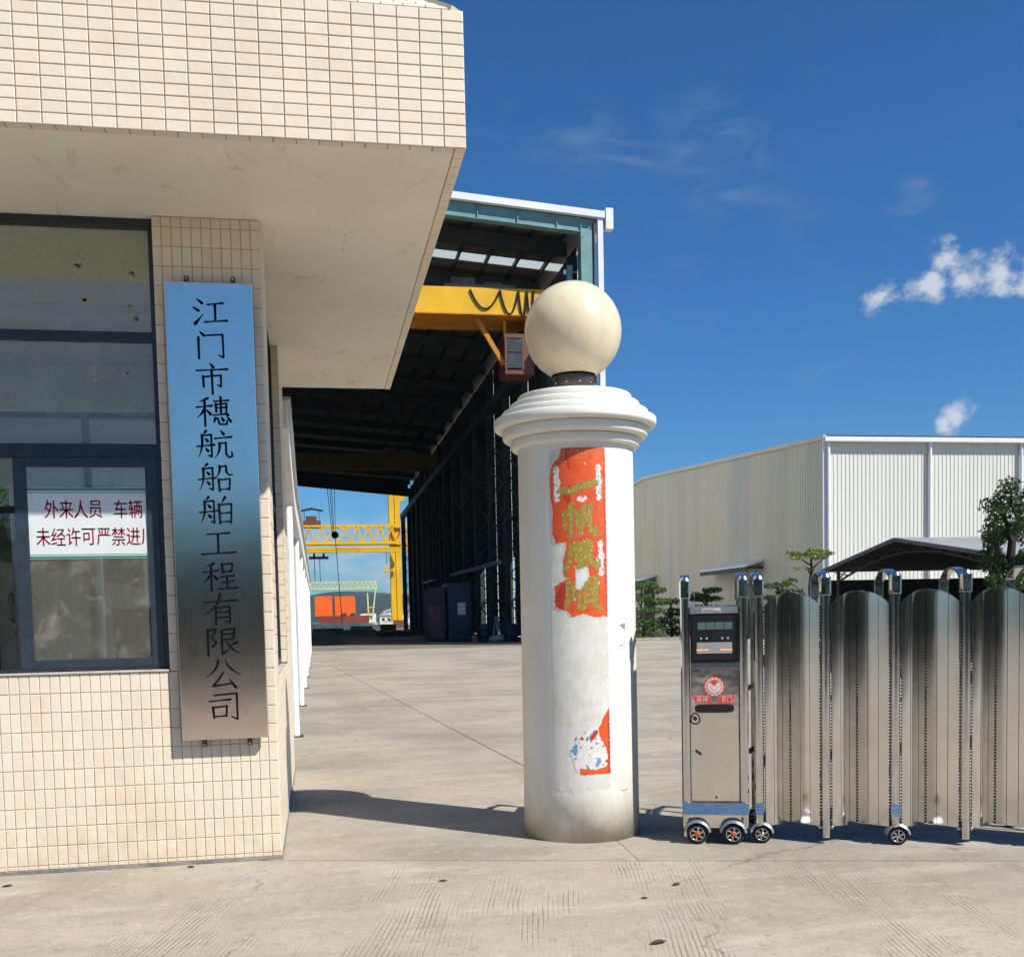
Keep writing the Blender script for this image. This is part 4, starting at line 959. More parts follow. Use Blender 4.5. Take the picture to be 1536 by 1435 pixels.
for z in (.5, .9, 1.25): MB().beam((-.09, .25, z), (.0, .25, z+.05), .02, .03).build('tow_link', MATS['dark_metal'], ct, local=True)

# ------------------------------------------------------------------ white walkway roof behind the guardhouse
wk = thing('covered_walkway', (-.3, 30, 0), 'white post and beam shelter receding behind the guardhouse', 'shelter')
for k_ in range(8):
    y = 13.3+k_*4.85
    o = MB().tube([(-.3, y, 0), (-.3, y, 2.80)], .058, 14).build('post', MATS['white_paint'], wk)
    MB().box(-.40, y-.10, 0, -.20, y+.10, .015).build('base_plate', MATS['dark_metal'], o)
up_ = [(10.95, 3.32, 3.60), (11.5, 3.22, 3.50), (12.2, 3.08, 3.38), (13.0, 2.93, 3.22), (13.7, 2.83, 3.12), (14.4, 2.79, 3.06), (17.2, 2.79, 3.09), (22, 2.80, 3.12), (48, 2.80, 3.14)]
mb = MB()
for (y0, a0, b0), (y1, a1, b1) in zip(up_, up_[1:]):
    mb.add([(-.38, y0, a0), (-.22, y0, a0), (-.22, y1, a1), (-.38, y1, a1), (-.38, y0, b0), (-.22, y0, b0), (-.22, y1, b1), (-.38, y1, b1)], [(0, 1, 2, 3), (4, 7, 6, 5), (0, 4, 5, 1), (1, 5, 6, 2), (2, 6, 7, 3), (3, 7, 4, 0)])
mb.build('beam', MATS['white_paint'], wk)
mb = MB()
for (y0, a0, b0), (y1, a1, b1) in zip(up_, up_[1:]):
    mb.add([(-3.6, y0, b0+.002), (-.18, y0, b0+.002), (-.18, y1, b1+.002), (-3.6, y1, b1+.002), (-3.6, y0, b0+.035), (-.18, y0, b0+.035), (-.18, y1, b1+.035), (-3.6, y1, b1+.035)], [(0, 1, 2, 3), (4, 7, 6, 5), (0, 4, 5, 1), (1, 5, 6, 2), (2, 6, 7, 3), (3, 7, 4, 0)])
mb.build('roof', MATS['roof_grey'], wk)
for k_ in range(8):
    y = 13.3+k_*4.85; MB().tube([(-3.4, y, 0), (-3.4, y, 3.06)], .05, 10).build('post', MATS['white_paint'], wk)
bwall = thing('boundary_wall', (-4.2, 30, 0), 'grey wall behind the parked scooters under the white shelter', 'wall')
MB().box(-4.3, 11.2, 0, -4.1, 50, 2.3).build('masonry', M('old_wall', (.22, .21, .19), .9, var=.3, scale=1.5), bwall)
def scooter(y, paint, label):
    o = thing('motor_scooter', (-1.2, y, 0), label, 'scooter', 0, 'scooters parked under the white shelter')
    for x in (-1.75, -.65):
        MB().lathe([(.14, -.04), (.21, -.05), (.24, -.02), (.24, .02), (.21, .05), (.14, .04)], (x, y, .24), 20, axis='y').build('wheel', MATS['rubber'], o)
    MB().prism([(-1.95, .45), (-1.35, .30), (-.95, .28), (-.80, .75), (-.70, .95), (-.78, .98), (-1.0, .48), (-1.35, .55), (-1.45, .72), (-2.0, .72)], 'y', y-.13, y+.13).build('body', paint, o, bevel=.03)
    MB().prism([(-1.98, .725), (-1.32, .725), (-1.36, .80), (-1.9, .84)], 'y', y-.13, y+.13).build('seat', MATS['rubber'], o, bevel=.02)
    MB().tube([(-.8, y-.32, 1.05), (-.76, y, 1.0), (-.8, y+.32, 1.05)], .014, 8).build('handlebar', MATS['dark_metal'], o)
scooter(15.6, MATS['blue_steel'], 'dark blue scooter parked nearest under the white shelter'); scooter(17.3, MATS['white_paint'], 'white scooter parked second under the white shelter'); scooter(20.2, MATS['cab_red'], 'dark red scooter parked farthest under the white shelter')

# ------------------------------------------------------------------ ship hall
HY0, HY1, HXR, HXL, HXC = 52., 153., 13.95, -22., -4.
def zr(x): return 21.07+.08*(14.53-x) if x > HXC else 21.07+.08*(14.53-HXC)-.08*(HXC-x)
hl = thing('ship_hall', (-4, 100, 0), 'tall open ended steel shipbuilding hall with green frame and white roof edge', 'hall')
def xbeam(y0, y1, dt, db, x0, x1): # sloped beam along X between roof offsets dt and db, as prism in XZ
    pts = [(x0, zr(x0)-dt), (x0, zr(x0)-db)]+([(HXC, zr(HXC)-db)] if x0 < HXC < x1 else [])+[(x1, zr(x1)-db), (x1, zr(x1)-dt)]+([(HXC, zr(HXC)-dt)] if x0 < HXC < x1 else [])
    return MB().prism(pts, 'y', y0, y1)
xbeam(51.62, 51.9, -.02, .30, HXL-.3, 14.5).build('roof_edge_trim', MATS['hall_white'], hl)
xbeam(51.95, 52.25, .32, .98, HXL, 13.36).build('front_beam', MATS['hall_green'], hl)
xbeam(51.85, 52.35, .981, 1.02, HXL, 13.36).build('front_beam_flange', MATS['hall_green'], hl)
x = -21.
while x < 13.2:
    MB().box(x-.02, 51.86, zr(x)-.97, x+.02, 51.949, zr(x)-.34).build('stiffener', MATS['hall_green'], hl); x += 1.95
MB().box(13.37, 51.95, 0, 13.94, 52.3, zr(13.9)-.32).build('front_column', MATS['hall_green'], hl)
MB().box(13.33, 51.86, 0, 13.369, 52.38, zr(13.9)-.5).build('front_column_flange', MATS['hall_green'], hl)
MB().beam((13.42, 51.9, 19.9), (13.92, 51.9, 20.6), .05, .05).build('front_brace', MATS['hall_green'], hl)
MB().box(14.16, 51.7, 0, 14.42, 51.95, zr(14.3)-.31).build('corner_trim', MATS['hall_white'], hl)
MB().box(14.55, 51.6, 20.25, 14.92, 52.1, 21.25).build('gutter_end', MATS['hall_white'], hl)
MB().box(14.55, 52.11, 20.7, 14.9, HY1, 21.0).build('gutter', MATS['hall_white'], hl)
RY = [52.1, 55.2]+[62.1+6.7*i for i in range(14)]
for y in RY[1:]:
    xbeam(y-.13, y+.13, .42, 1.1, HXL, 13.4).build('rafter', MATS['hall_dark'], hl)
# roof sheets, with a translucent strip across the hall
edges = [51.9, 55.2, 59.5]; sky_strip = (59.55, 60.75)
edges = [(51.9, 55.2), (55.2, 59.5), (60.8, 62.1)]+[(62.1+6.7*i, 62.1+6.7*(i+1)) for i in range(13)]+[(149.2, 153.2)]
for a, b in edges: xbeam(a+.005, b-.005, -.02, .03, HXL-.2, 14.5).build('roof_sheet', MATS['hall_roof'], hl)
tl = bpy.data.materials.new('translucent_sheet'); tl.use_nodes = True; t_ = tl.node_tree
trn = N(t_, 'ShaderNodeBsdfTranslucent'); trn.inputs[0].default_value = (.34, .38, .36, 1); t_.links.new(trn.outputs[0], t_.nodes['Material Output'].inputs[0])
mb = MB(); mb.quad((HXC, 59.51, zr(HXC)), (14.3, 59.51, zr(14.3)), (14.3, 60.79, zr(14.3)), (HXC, 60.79, zr(HXC))); mb.build('skylight_sheet', tl, hl, fix=False)
x = 13.2
while x > -21:
    MB().prism([(x-.05, zr(x)-.04), (x+.05, zr(x)-.04), (x+.05, zr(x)-.34), (x-.05, zr(x)-.34)], 'y', 52.4, 152.9).build('purlin', MATS['hall_dark'], hl); x -= 1.62
# crane columns: outer chord, inner chord and lacing
base = None
for i, y in enumerate(RY[1:]+[152.6]):
    if base is None:
        base = MB().box(13.40, -.16, 0, 13.93, .16, 20.0).box(12.25, -.16, 0, 12.55, .16, 15.65).box(12.2, -.3, 0, 13.98, .3, .12)
        base = base.build('crane_column', MATS['hall_dark'], None)
        base.parent = hl; WM[base] = wm(hl); lac = MB(); z = .4; q = 0
        while z < 14.6:
            for yy in (-.12, .12): lac.beam((12.5, yy, z) if q % 2 == 0 else (13.42, yy, z), (13.42, yy, z+.95) if q % 2 == 0 else (12.5, yy, z+.95), .06, .06)
            lac.beam((12.5, 0, z), (13.42, 0, z), .05, .05); z += .95; q += 1
        lb = lac.build('lacing', M('lacing_paint', (.10, .14, .14), .6, var=.3), None); lb.parent = base; WM[lb] = wm(hl)
        base.location = Vector((0, y, 0))-hl.location; o = base
    else:
        o = copy_part(base, hl, Vector((0, y, 0))-hl.location); copy_part(lb, o, (0, 0, 0))
MB().box(12.15, 52.5, 15.66, 12.75, 152.8, 16.3).build('crane_rail_beam', MATS['hall_dark'], hl)
MB().box(12.78, 52.45, 16.31, 13.03, 52.75, 18.72).box(12.6, 52.5, 18.3, 12.779, 52.7, 18.5).box(13.031, 52.5, 18.38, 13.3, 52.6, 18.45).build('rail_end_stop', MATS['hall_green'], hl)
MB().box(-20.6, 52.5, 15.66, -20.0, 152.8, 16.3).build('crane_rail_beam', MATS['hall_dark'], hl)
# side cladding: added dark sheet inside standing in for shade, white sheet outside, slits beside the first columns
cols_ = RY+[152.6]
for i in range(len(cols_)-1):
    a, b = cols_[i], cols_[i+1]; g0 = .42 if 1 <= i <= 5 else .02
    zb = 5.7 if i < 6 else .1
    MB().box(14.0, a+.01+g0, zb, 14.04, b-.01, 20.7).build('inner_shade_sheet', MATS['hall_clad_shade'], hl)
    MB().box(14.06, a+.01+g0, zb, 14.12, b-.01, 20.7).build('wall_sheet', MATS['hall_white'], hl)
    if i < 6:
        q = a+.9; 
        MB().box(14.0, a+.45, .1, 14.04, b-.15-.5*(i % 2), 5.69).build('inner_shade_sheet', MATS['hall_clad_shade'], hl)
        MB().box(14.06, a+.45, .1, 14.12, b-.15-.5*(i % 2), 5.69).build('wall_sheet', MATS['hall_white'], hl)
for z in (2.6, 8.4, 11.2, 14.0, 17.4): MB().box(13.94, 52.4, z, 13.995, 152.7, z+.16).build('girt', MATS['hall_dark'], hl)
MB().box(HXL-.1, 52, 0, HXL, 153, 19.0).build('left_wall', MATS['hall_clad_shade'], hl)
mb = MB().prism([(13.4, zr(13.4)-.45), (13.4, 18.85), (HXC, 20.55), (HXL, 19.0), (HXL, zr(HXL)-.45), (HXC, zr(HXC)-.45)], 'y', 152.75, 152.99); mb.build('rear_header', MATS['hall_dark'], hl)
for a, b in ((70.5, 77.4), (79.5, 96), (110, 122)): MB().tube([(12.1, a, 5.1+.008*(a-70)), (12.1, b, 5.1+.008*(b-70))], .16, 8).build('service_pipe', M('pipe_grey', (.42, .41, .38), .6, var=.2), hl)

def bridge_crane(y0, mat, bottom, label, cab):
    o = thing('overhead_crane', (-4, y0, 16.3), label, 'crane', 0, 'overhead cranes in the hall')
    MB().box(-20.3, y0, 16.56, 12.4, y0+.9, 17.84).build('girder', mat, o)
    MB().box(-20.3, y0+1.9, 16.56, 12.4, y0+2.8, 17.84).build('girder', mat, o)
    MB().box(-20.3, y0-.05, 16.50, 12.4, y0+2.85, 16.555).build('bottom_flange', bottom, o)
    for x in (12.2, -20.3): MB().box(x-.25, y0-.7, 16.31, x+.25, y0+3.5, 16.95).build('end_truck', mat, o)
    tr_ = MB().box(6.8, y0+.2, 17.86, 10.4, y0+2.6, 18.06).box(7.2, y0+.6, 18.06, 8.4, y0+1.6, 18.5).box(8.9, y0+.8, 18.06, 9.8, y0+1.5, 18.36).build('trolley', M('trolley_paint', (.20, .15, .10), .7, var=.3, scale=2), o)
    if cab:
        mb = MB()
        xs = [8.45, 10.75, 11.9, 12.4]
        for xa, xb, dz in ((8.05, 9.56, .92), (9.56, 10.5, 1.15), (10.5, 10.93, 1.3), (10.93, 11.27, 1.3)):
            mb.tube([(xa+(xb-xa)*k_/12, y0-.06, 17.72-dz*4*(k_/12)*(1-k_/12)) for k_ in range(13)], .045, 6)
        mb.build('festoon_cable', MATS['black'], o)
        cb = MB().box(9.8, y0+.3, 13.7, 11.3, y0+2.0, 13.9).box(9.8, y0+.3, 15.5, 11.3, y0+2.0, 15.7)
        for x in (9.85, 10.73, 11.25):
            for y in (y0+.32, y0+1.95): cb.box(x-.05, y-.05, 13.9, x+.05, y+.05, 15.5)
        cb.box(10.79, y0+.3, 13.9, 11.2, y0+.34, 15.5).box(9.9, y0+1.9, 13.9, 11.2, y0+1.94, 15.5)
        cbo = cb.build('cab', MATS['cab_red'], o)
        MB().box(9.9, y0+.29, 14.0, 10.68, y0+.31, 14.75).build('pane', MATS['glass_dark'], cbo); MB().box(9.9, y0+.29, 14.8, 10.68, y0+.31, 15.45).build('pane', MATS['glass_dark'], cbo)
        for x in (9.95, 11.15): MB().box(x-.06, y0+1, 15.7, x+.06, y0+1.12, 16.5).build('hanger', mat, o)
        MB().beam((8.43, y0+.6, 16.5), (9.8, y0+.6, 14.2), .22, .22).build('cab_brace', MATS['crane_shade_orange'], o)
    else:
        mb = MB()
        for dx in (-.75, -.45, -.25, .1): mb.tube([(2.1+dx, y0+1.4, 16.5), (2.1+dx*.4, y0+1.4, 10.2)], .03, 5)
        mb.tube([(2.1, y0+1.4, 10), (2.55, y0+1.4, 1.2)], .035, 5); mb.build('hoist_rope', MATS['black'], o)
        MB().lathe([(max(.001, .36*math.sin(a)), -.36*math.cos(a)) for a in [k_*math.pi/12 for k_ in range(13)]], (2.1, y0+1.4, 10.0), 20).build('hook_block', MATS['black'], o)
    return o
bridge_crane(53.6, MATS['crane_yellow'], MATS['crane_shade_orange'], 'yellow overhead crane with hanging driver cab near the hall front', True)
bridge_crane(107, M('crane_shade_dull', (.20, .12, .03), .7, var=.25, scale=.6), MATS['crane_shade_dull'], 'dim overhead crane with hanging hook block deep inside the hall', False)  # crane yellow with the gloom of the deep hall put into the colour

# things standing in the hall
cn = thing('blue_steel_cabin', (8.4, 67, 0), 'dark blue steel cabin with a paper sheet on its door inside the hall', 'cabin')
MB().box(8.1, 66, .1, 9.5, 69, 3.5).build('body', MATS['blue_steel'], cn); MB().box(8.06, 65.95, 3.5, 9.55, 69.05, 3.62).build('roof', MATS['blue_steel'], cn)
dr = MB().box(8.4, 65.95, .15, 9.3, 65.995, 2.6).build('door', MATS['blue_steel'], cn); MB().box(8.65, 65.93, 1.65, 9.15, 65.948, 2.4).build('paper_sheet', MATS['notice_paper'], dr)
for x in (8.1, 9.3): MB().box(x, 66.02, 0, x+.2, 68.98, .1).build('skid', MATS['hall_dark'], cn)
cg = thing('rusty_container', (7.5, 68, 0), 'rusty grey steel box beside the blue cabin in the hall', 'container')
MB().box(6.95, 67, 0, 8.0, 70, 3.4).build('body', M('rust_grey', (.10, .085, .075), .8, var=.5, scale=1.2), cg); MB().box(7.1, 66.95, .2, 7.75, 66.995, 2.2).build('door', MATS['cab_red'], cg)
def drum(x, y, label):
    o = thing('steel_drum', (x, y, 0), label, 'drum', 0, 'blue drums in the hall')
    MB().lathe([(.0001, 0), (.40, 0), (.42, .03), (.41, .06), (.41, .36), (.43, .38), (.41, .40), (.41, .70), (.43, .72), (.41, .74), (.41, 1.02), (.42, 1.05), (.39, 1.03), (.0001, 1.03)], (x, y, 0), 28).build('shell', MATS['blue_steel'], o)
    MB().lathe([(.0001, 1.031), (.05, 1.031), (.05, 1.06), (.0001, 1.06)], (x+.22, y, 0), 12).build('bung', MATS['dark_metal'], o)
drum(11.2, 61.6, 'blue drum at the hall entrance beside the pillar'); drum(9.9, 63.4, 'blue drum between the cabin and the white sacks')
def sack(x, y, s_, label):
    mb = MB(); n = 14; vs = []
    prof = [(.0001, 0), (.42, .02), (.52, .16), (.46, .34), (.25, .46), (.0001, .48)]
    for r_, z in prof:
        for j in range(n):
            a = 2*math.pi*j/n; q = 1+.22*nz(math.cos(a)*1.5+x, math.sin(a)*1.5+z*2, 1, y); vs.append((x+r_*math.cos(a)*q*s_*1.3, y+r_*math.sin(a)*q*s_, z*s_*q))
    mb.add(vs, [(i*n+j, i*n+(j+1) % n, (i+1)*n+(j+1) % n, (i+1)*n+j) for i in range(len(prof)-1) for j in range(n)], 0, True)
    tag(mb.build('sack', M('sack_white', (.5, .49, .45), .9, var=.2, scale=4), None), label, 'sack', 'white sacks on the hall floor')
sack(10.4, 61.9, .75, 'white sack lying left of the blue drum at the hall entrance'); sack(11.0, 64.2, .8, 'white sack lying behind the blue drum in the hall')
vs_ = thing('green_trestle', (10.6, 63, 0), 'pale green steel trestle on the hall floor near the drums', 'trestle')
for a, b in (((10.3, 63, 0), (10.55, 63, 1.4)), ((10.9, 63, 0), (10.65, 63, 1.4)), ((10.6, 62.6, 0), (10.6, 63, 1.4))): MB().beam(a, b, .1, .1).build('leg', MATS['hall_green'], vs_)
MB().box(10.45, 62.9, 1.38, 10.75, 63.1, 1.48).build('head', MATS['hall_green'], vs_)

for i, (x, y, l, h, mt, lb_) in enumerate(((4.5, 146, 3.0, .7, 'white_paint', 'pale bundle of steel at the far end of the hall'), (-.5, 143, 4.0, .5, 'roof_grey', 'grey bundle of steel left at the far end of the hall'), (8.2, 140, 2.0, .9, 'crane_yellow', 'yellow bundle of steel near the far hall columns'), (1.5, 120, 5.0, .45, 'hall_green', 'long green bundle of steel in the middle of the hall'), (9.4, 100, 2.2, .8, 'rust_grey', 'rusty bundle of steel beside the hall columns'), (5.0, 92, 3.5, .4, 'hall_dark', 'dark bundle of steel on the hall floor'))):
    o = thing('steel_bundle', (x, y, 0), lb_, 'steel bundle', 0, 'steel bundles on the hall floor')
    for k_ in range(4): MB().box(x, y+k_*.32, .1, x+l, y+k_*.32+.26, h*(.7+.3*((k_*7+i) % 3)/2)).build('bar', MATS[mt], o)
    for k_ in (.15, .8): MB().box(x+l*k_, y-.1, 0, x+l*k_+.15, y+1.4, .099).build('bearer', MATS['hall_dark'], o)
# ------------------------------------------------------------------ yard behind the hall
def truss(o, y, x0, x1, zt, zb, w_, d, mat, name='girder_truss'):
    mb = MB()
    for yy in (y-d/2, y+d/2):
        mb.box(x0, yy-w_/2, zt-w_, x1, yy+w_/2, zt); mb.box(x0, yy-w_/2, zb, x1, yy+w_/2, zb+w_*1.4)
        n = int((x1-x0)/(zt-zb)*1.7); q = (x1-x0)/n
        for i in range(n):
            a = x0+q*i; mb.beam((a, yy, zb+w_), (a+q/2, yy, zt-w_), w_*.6, w_*.6); mb.beam((a+q/2, yy, zt-w_), (a+q, yy, zb+w_), w_*.6, w_*.6)
    for i in range(int((x1-x0)/4)): mb.box(x0+i*4, y-d/2, zt-w_, x0+i*4+w_*.6, y+d/2, zt-w_*.4)
    return mb.build(name, mat, o)
g1 = thing('gantry_crane', (10, 190, 0), 'bright yellow lattice gantry crane beyond the hall', 'crane')
truss(g1, 188, -28, 16.4, 17.9, 14.6, .34, 2.4, MATS['gantry_yellow'])
truss(g1, 186.2, -28, 16.4, 14.0, 13.2, .3, .8, MATS['gantry_yellow'], 'walkway')
for x in (13.15, 14.15):
    MB().box(x, 189.5, 1.4, x+.9, 191.3, 30).build('leg', MATS['gantry_yellow'], g1)
MB().prism([(15.06, 22.0), (15.06, 27), (16.4, 27), (16.4, 23.6), (16.0, 22.6)], 'y', 189.6, 191.2).build('bracket', MATS['gantry_yellow'], g1)
MB().box(-28, 189.2, 27.0, 18, 191.6, 30).build('top_girder', MATS['gantry_yellow'], g1)
MB().box(12.8, 188.6, 0, 15.6, 192.2, 1.4).build('bogie', M('bogie_rust', (.16, .07, .05), .7, var=.3), g1)
MB().box(-28.6, 189.5, 0, -27, 191.3, 27).build('leg', MATS['gantry_yellow'], g1)
tr_ = MB().box(-1.7, 187, 17.9, 1.3, 189, 18.7).box(-1.2, 187.3, 18.7, .6, 188.7, 19.5).build('trolley', MATS['cab_red'], g1)
MB().prism([(-2.1, 20.5), (-.2, 20.9), (1.7, 20.5), (1.7, 20.4), (-.2, 20.75), (-2.1, 20.4)], 'y', 186.8, 189.2).box(-1.5, 187, 18.7, -1.4, 187.1, 20.5).box(1.0, 187, 18.7, 1.1, 187.1, 20.5).build('trolley_roof', MATS['hall_dark'], tr_)
MB().box(-.9, 187.4, 12.2, 2.4, 188.4, 12.6).box(-.2, 187.5, 12.6, .2, 188.2, 13.2).box(1.4, 187.5, 12.6, 1.8, 188.2, 13.2).build('spreader', MATS['hall_dark'], g1)
MB().tube([(0, 188, 12.2), (0, 188, 8.2)], .06, 5).tube([(.9, 188, 12.2), (.9, 188, 8.2)], .06, 5).build('hoist_rope', MATS['black'], g1)
mb = MB().tube([(12.3, 187, 13.2), (12.3, 187, 10.6)], .07, 5).box(12.0, 186.8, 9.8, 12.6, 187.2, 10.6)
mb.tube([(12.3+.35*math.sin(a), 187, 9.4-.35*math.cos(a)+.1) for a in [k_*.5-.3 for k_ in range(10)]], .09, 6).build('hook', MATS['gantry_yellow'], g1)
g2 = thing('gantry_crane', (6, 260, 0), 'pale yellow lattice gantry crane behind the red hull', 'crane')
truss(g2, 260, -32, 14.7, 10.9, 9.1, .2, 1.6, MATS['gantry_pale'])
for a, b in (((12.5, 260, 0), (12.3, 260, 9.1)), ((13.1, 260, 0), (14.3, 260, 9.1)), ((-31, 260, 0), (-31, 260, 9.1))): MB().beam(a, b, .34, .34).build('leg', MATS['gantry_pale'], g2)
MB().beam((12.45, 260, 4.6), (13.7, 260, 4.6), .2, .2).build('tie', MATS['gantry_pale'], g2); MB().box(11.9, 259.4, 0, 13.8, 260.6, .5).build('bogie', MATS['gantry_pale'], g2)
sh = thing('ship_hull', (5.5, 230, 0), 'dark red hull on blocks carrying two orange deckhouses', 'ship')
MB().prism([(.4, 2.55), (11.2, 2.55), (10.8, .75), (1.0, .75)], 'y', 227, 236).build('hull', MATS['ship_red'], sh)
MB().prism([(-.2, 2.56), (3.4, 2.56), (3.4, 6.75), (.1, 6.75), (-.2, 6.4)], 'y', 228, 234).build('deckhouse', MATS['ship_orange'], sh)
MB().prism([(3.9, 2.56), (8.2, 2.56), (8.2, 6.0), (8.0, 6.65), (3.9, 6.65)], 'y', 228, 234).build('deckhouse', MATS['ship_orange'], sh)
mb = MB()
for z in (3.0, 3.8, 4.6, 5.4, 6.2): mb.box(3.45, 228.2, z, 3.86, 228.4, z+.1)
mb.box(3.45, 228.2, 2.56, 3.52, 228.4, 6.5).box(3.8, 228.2, 2.56, 3.86, 228.4, 6.5).build('ladder', MATS['cab_red'], sh)
for x in (1.4, 3.4, 5.6, 7.8, 10.0): MB().box(x, 227.5, 0, x+.5, 235, .75).build('keel_block', MATS['hall_dark'], sh)
for x in (5.6, 7.4): MB().box(x, 227.4, 2.56, x+.7, 228, 3.1).build('winch', MATS['hall_dark'], sh)
for i, (x, y, w_, h, c, lb_) in enumerate(((17, 420, 6, 4.6, 'white_paint', 'small white house at the foot of the hill'), (27, 440, 8, 5, 'white_paint', 'wide white house at the foot of the hill'), (36, 400, 7, 7, 'roof_grey', 'tall grey shed at the foot of the hill right of the houses'), (22, 380, 4, 3, 'cream_wall', 'low cream hut in front of the white houses'), (41, 430, 5, 4, 'white_paint', 'white house beside the grey shed under the hill'))):
    o = thing('far_house', (x, y, 0), lb_, 'house', 0, 'houses under the hill')
    MB().box(x, y, 0, x+w_, y+8, h).build('wall', MATS[c], o); MB().prism([(x-.4, h), (x+w_+.4, h), (x+w_/2, h+1.6)], 'y', y-.3, y+8.3).build('roof', MATS['roof_grey'] if i % 2 else MATS['cab_red'], o)
    for k_ in range(2): MB().box(x+.8+k_*w_*.5, y-.04, h*.45, x+1.8+k_*w_*.5, y-.002, h*.75).build('window', MATS['dark_shed'], o)
def pile(name, x, y, w_, d, h, mat, label, cat):
    mb = MB(); n = 12; vs = [(x+w_*(i/n-.5), y+d*(j/n-.5), max(0, h*(1-((i/n-.5)**2+(j/n-.5)**2)*4)*(.7+.5*nz(i*.7, j*.7, 1, x)))) for j in range(n+1) for i in range(n+1)]
    mb.add(vs, [(j*(n+1)+i, j*(n+1)+i+1, (j+1)*(n+1)+i+1, (j+1)*(n+1)+i) for j in range(n) for i in range(n)]); tag(mb.build(name, mat), label, cat)
pile('gravel_pile', 27, 300, 16, 12, 6.0, MATS['roof_grey'], 'grey heap of gravel left of the yellow crane leg', 'gravel pile')
pile('scrap_pile', 4, 172, 18, 6, 1.6, MATS['hall_dark'], 'dark low heap of steel scrap behind the hall', 'scrap pile')
pile('scrap_pile', -3.5, 200, 7, 5, 4.0, MATS['hall_dark'], 'tall dark heap of scrap left of the orange deckhouses', 'scrap pile')
for i, (x, z_, y) in enumerate(((8.5, 1.0, 178), (11.3, 1.2, 182), (2.2, .9, 176))):
    o = thing('machine_crate', (x, y, 0), ('pale crate in the yard below the red hull', 'pale crate right of the red hull', 'pale crate at the left of the yard behind the hall')[i], 'crate', 0, 'crates in the yard')
    MB().box(x, y, 0, x+1.5, y+1.2, z_).build('box', MATS['cream_wall'], o); MB().box(x-.05, y-.05, z_, x+1.55, y+1.25, z_+.1).build('lid', MATS['roof_grey'], o)

# ------------------------------------------------------------------ warehouse at the right
WX, WYY, WZ = 25.2, 50.2, 9.86
wh = thing('warehouse', (45, 80, 0), 'large cream warehouse of ribbed metal sheets with white downpipes', 'warehouse')
def ribbed(u0, u1, zb, ztop, put, pitch=.22, rise=.024):
    """vertical ribs; put(u, depth, z)"""
    mb = MB(); pr = []; u = u0
    while u < u1-.001:
        e = min(u+pitch, u1); w_ = e-u
        pr += [(u, 0), (u+w_*.62, 0), (u+w_*.70, rise), (u+w_*.92, rise)]; u = e
    pr.append((u1, 0))
    for (a, da), (b, db) in zip(pr, pr[1:]):
        mb.add([put(a, da, zb), put(b, db, zb), put(b, db, ztop(b)), put(a, da, ztop(a))], [(0, 1, 2, 3)])
    return mb
dps = [25.36, 30.92, 36.08, 41.5, 46.8, 52, 57.3, 62.6]
for a, b in zip(dps, dps[1:]):
    ribbed(a, b-.0, 0, lambda u: WZ, lambda u, d, z: (u, WYY-d, z)).build('wall_sheet', MATS['clad_white'], wh, fix=False)
    MB().tube([(a+.02, WYY-.16, 0), (a+.02, WYY-.16, WZ-.05)], .09, 10).build('downpipe', MATS['trim_white'], wh)
    for z in (2, 4.6, 7.2): MB().box(a-.1, WYY-.16, z, a+.14, WYY-.04, z+.06).build('pipe_clip', MATS['trim_white'], wh)
MB().box(WX-.06, WYY-.08, 0, WX+.16, WYY+.06, WZ).build('corner_trim', MATS['trim_white'], wh)
MB().box(WX-.1, WYY-.42, WZ-.06, 62.7, WYY-.05, WZ+.16).build('gutter', MATS['trim_white'], wh)
RYY, RZ_ = 79.65, 11.83
def zg(y): return WZ+.1+(RZ_-WZ-.1)*((y-WYY)/(RYY-WYY)) if y < RYY else RZ_-(RZ_-WZ-.1)*((y-RYY)/(RYY-WYY))
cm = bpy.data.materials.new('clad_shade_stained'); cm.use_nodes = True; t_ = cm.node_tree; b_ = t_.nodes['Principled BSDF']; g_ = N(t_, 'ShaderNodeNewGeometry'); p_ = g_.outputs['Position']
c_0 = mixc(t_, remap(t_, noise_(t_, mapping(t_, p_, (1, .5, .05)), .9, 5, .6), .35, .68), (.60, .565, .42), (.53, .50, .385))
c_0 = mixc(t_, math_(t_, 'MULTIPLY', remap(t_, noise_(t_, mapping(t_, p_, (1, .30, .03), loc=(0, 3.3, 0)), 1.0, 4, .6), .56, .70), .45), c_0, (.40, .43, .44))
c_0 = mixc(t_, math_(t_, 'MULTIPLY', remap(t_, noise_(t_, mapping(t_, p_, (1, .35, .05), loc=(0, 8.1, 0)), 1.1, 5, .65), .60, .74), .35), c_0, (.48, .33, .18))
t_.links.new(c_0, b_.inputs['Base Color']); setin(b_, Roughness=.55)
y = WYY
while y < 109:
    e = min(y+6, RYY if y < RYY-.1 else 109.1)
    ribbed(y, e, 0, lambda u: 6.02, lambda u, d, z: (WX-.03-d, u, z), .30).build('wall_sheet', cm, wh, fix=False)
    ribbed(y, e, 6.0, lambda u: zg(u), lambda u, d, z: (WX-d, u, z), .30).build('wall_sheet', cm, wh, fix=False)
    y = e
for a, b in ((WYY-.3, RYY), (RYY, 109.4)):
    MB().beam((WX-.09, a, zg(a)+.05), (WX-.09, b, zg(b)+.05), .16, .22).build('verge_trim', MATS['clad_cream'], wh)
    MB().quad((WX-.12, a, zg(a)+.17), (62.7, a, zg(a)+.17), (62.7, b, zg(b)+.17), (WX-.12, b, zg(b)+.17)).build('roof', MATS['roof_grey'], wh, fix=False)
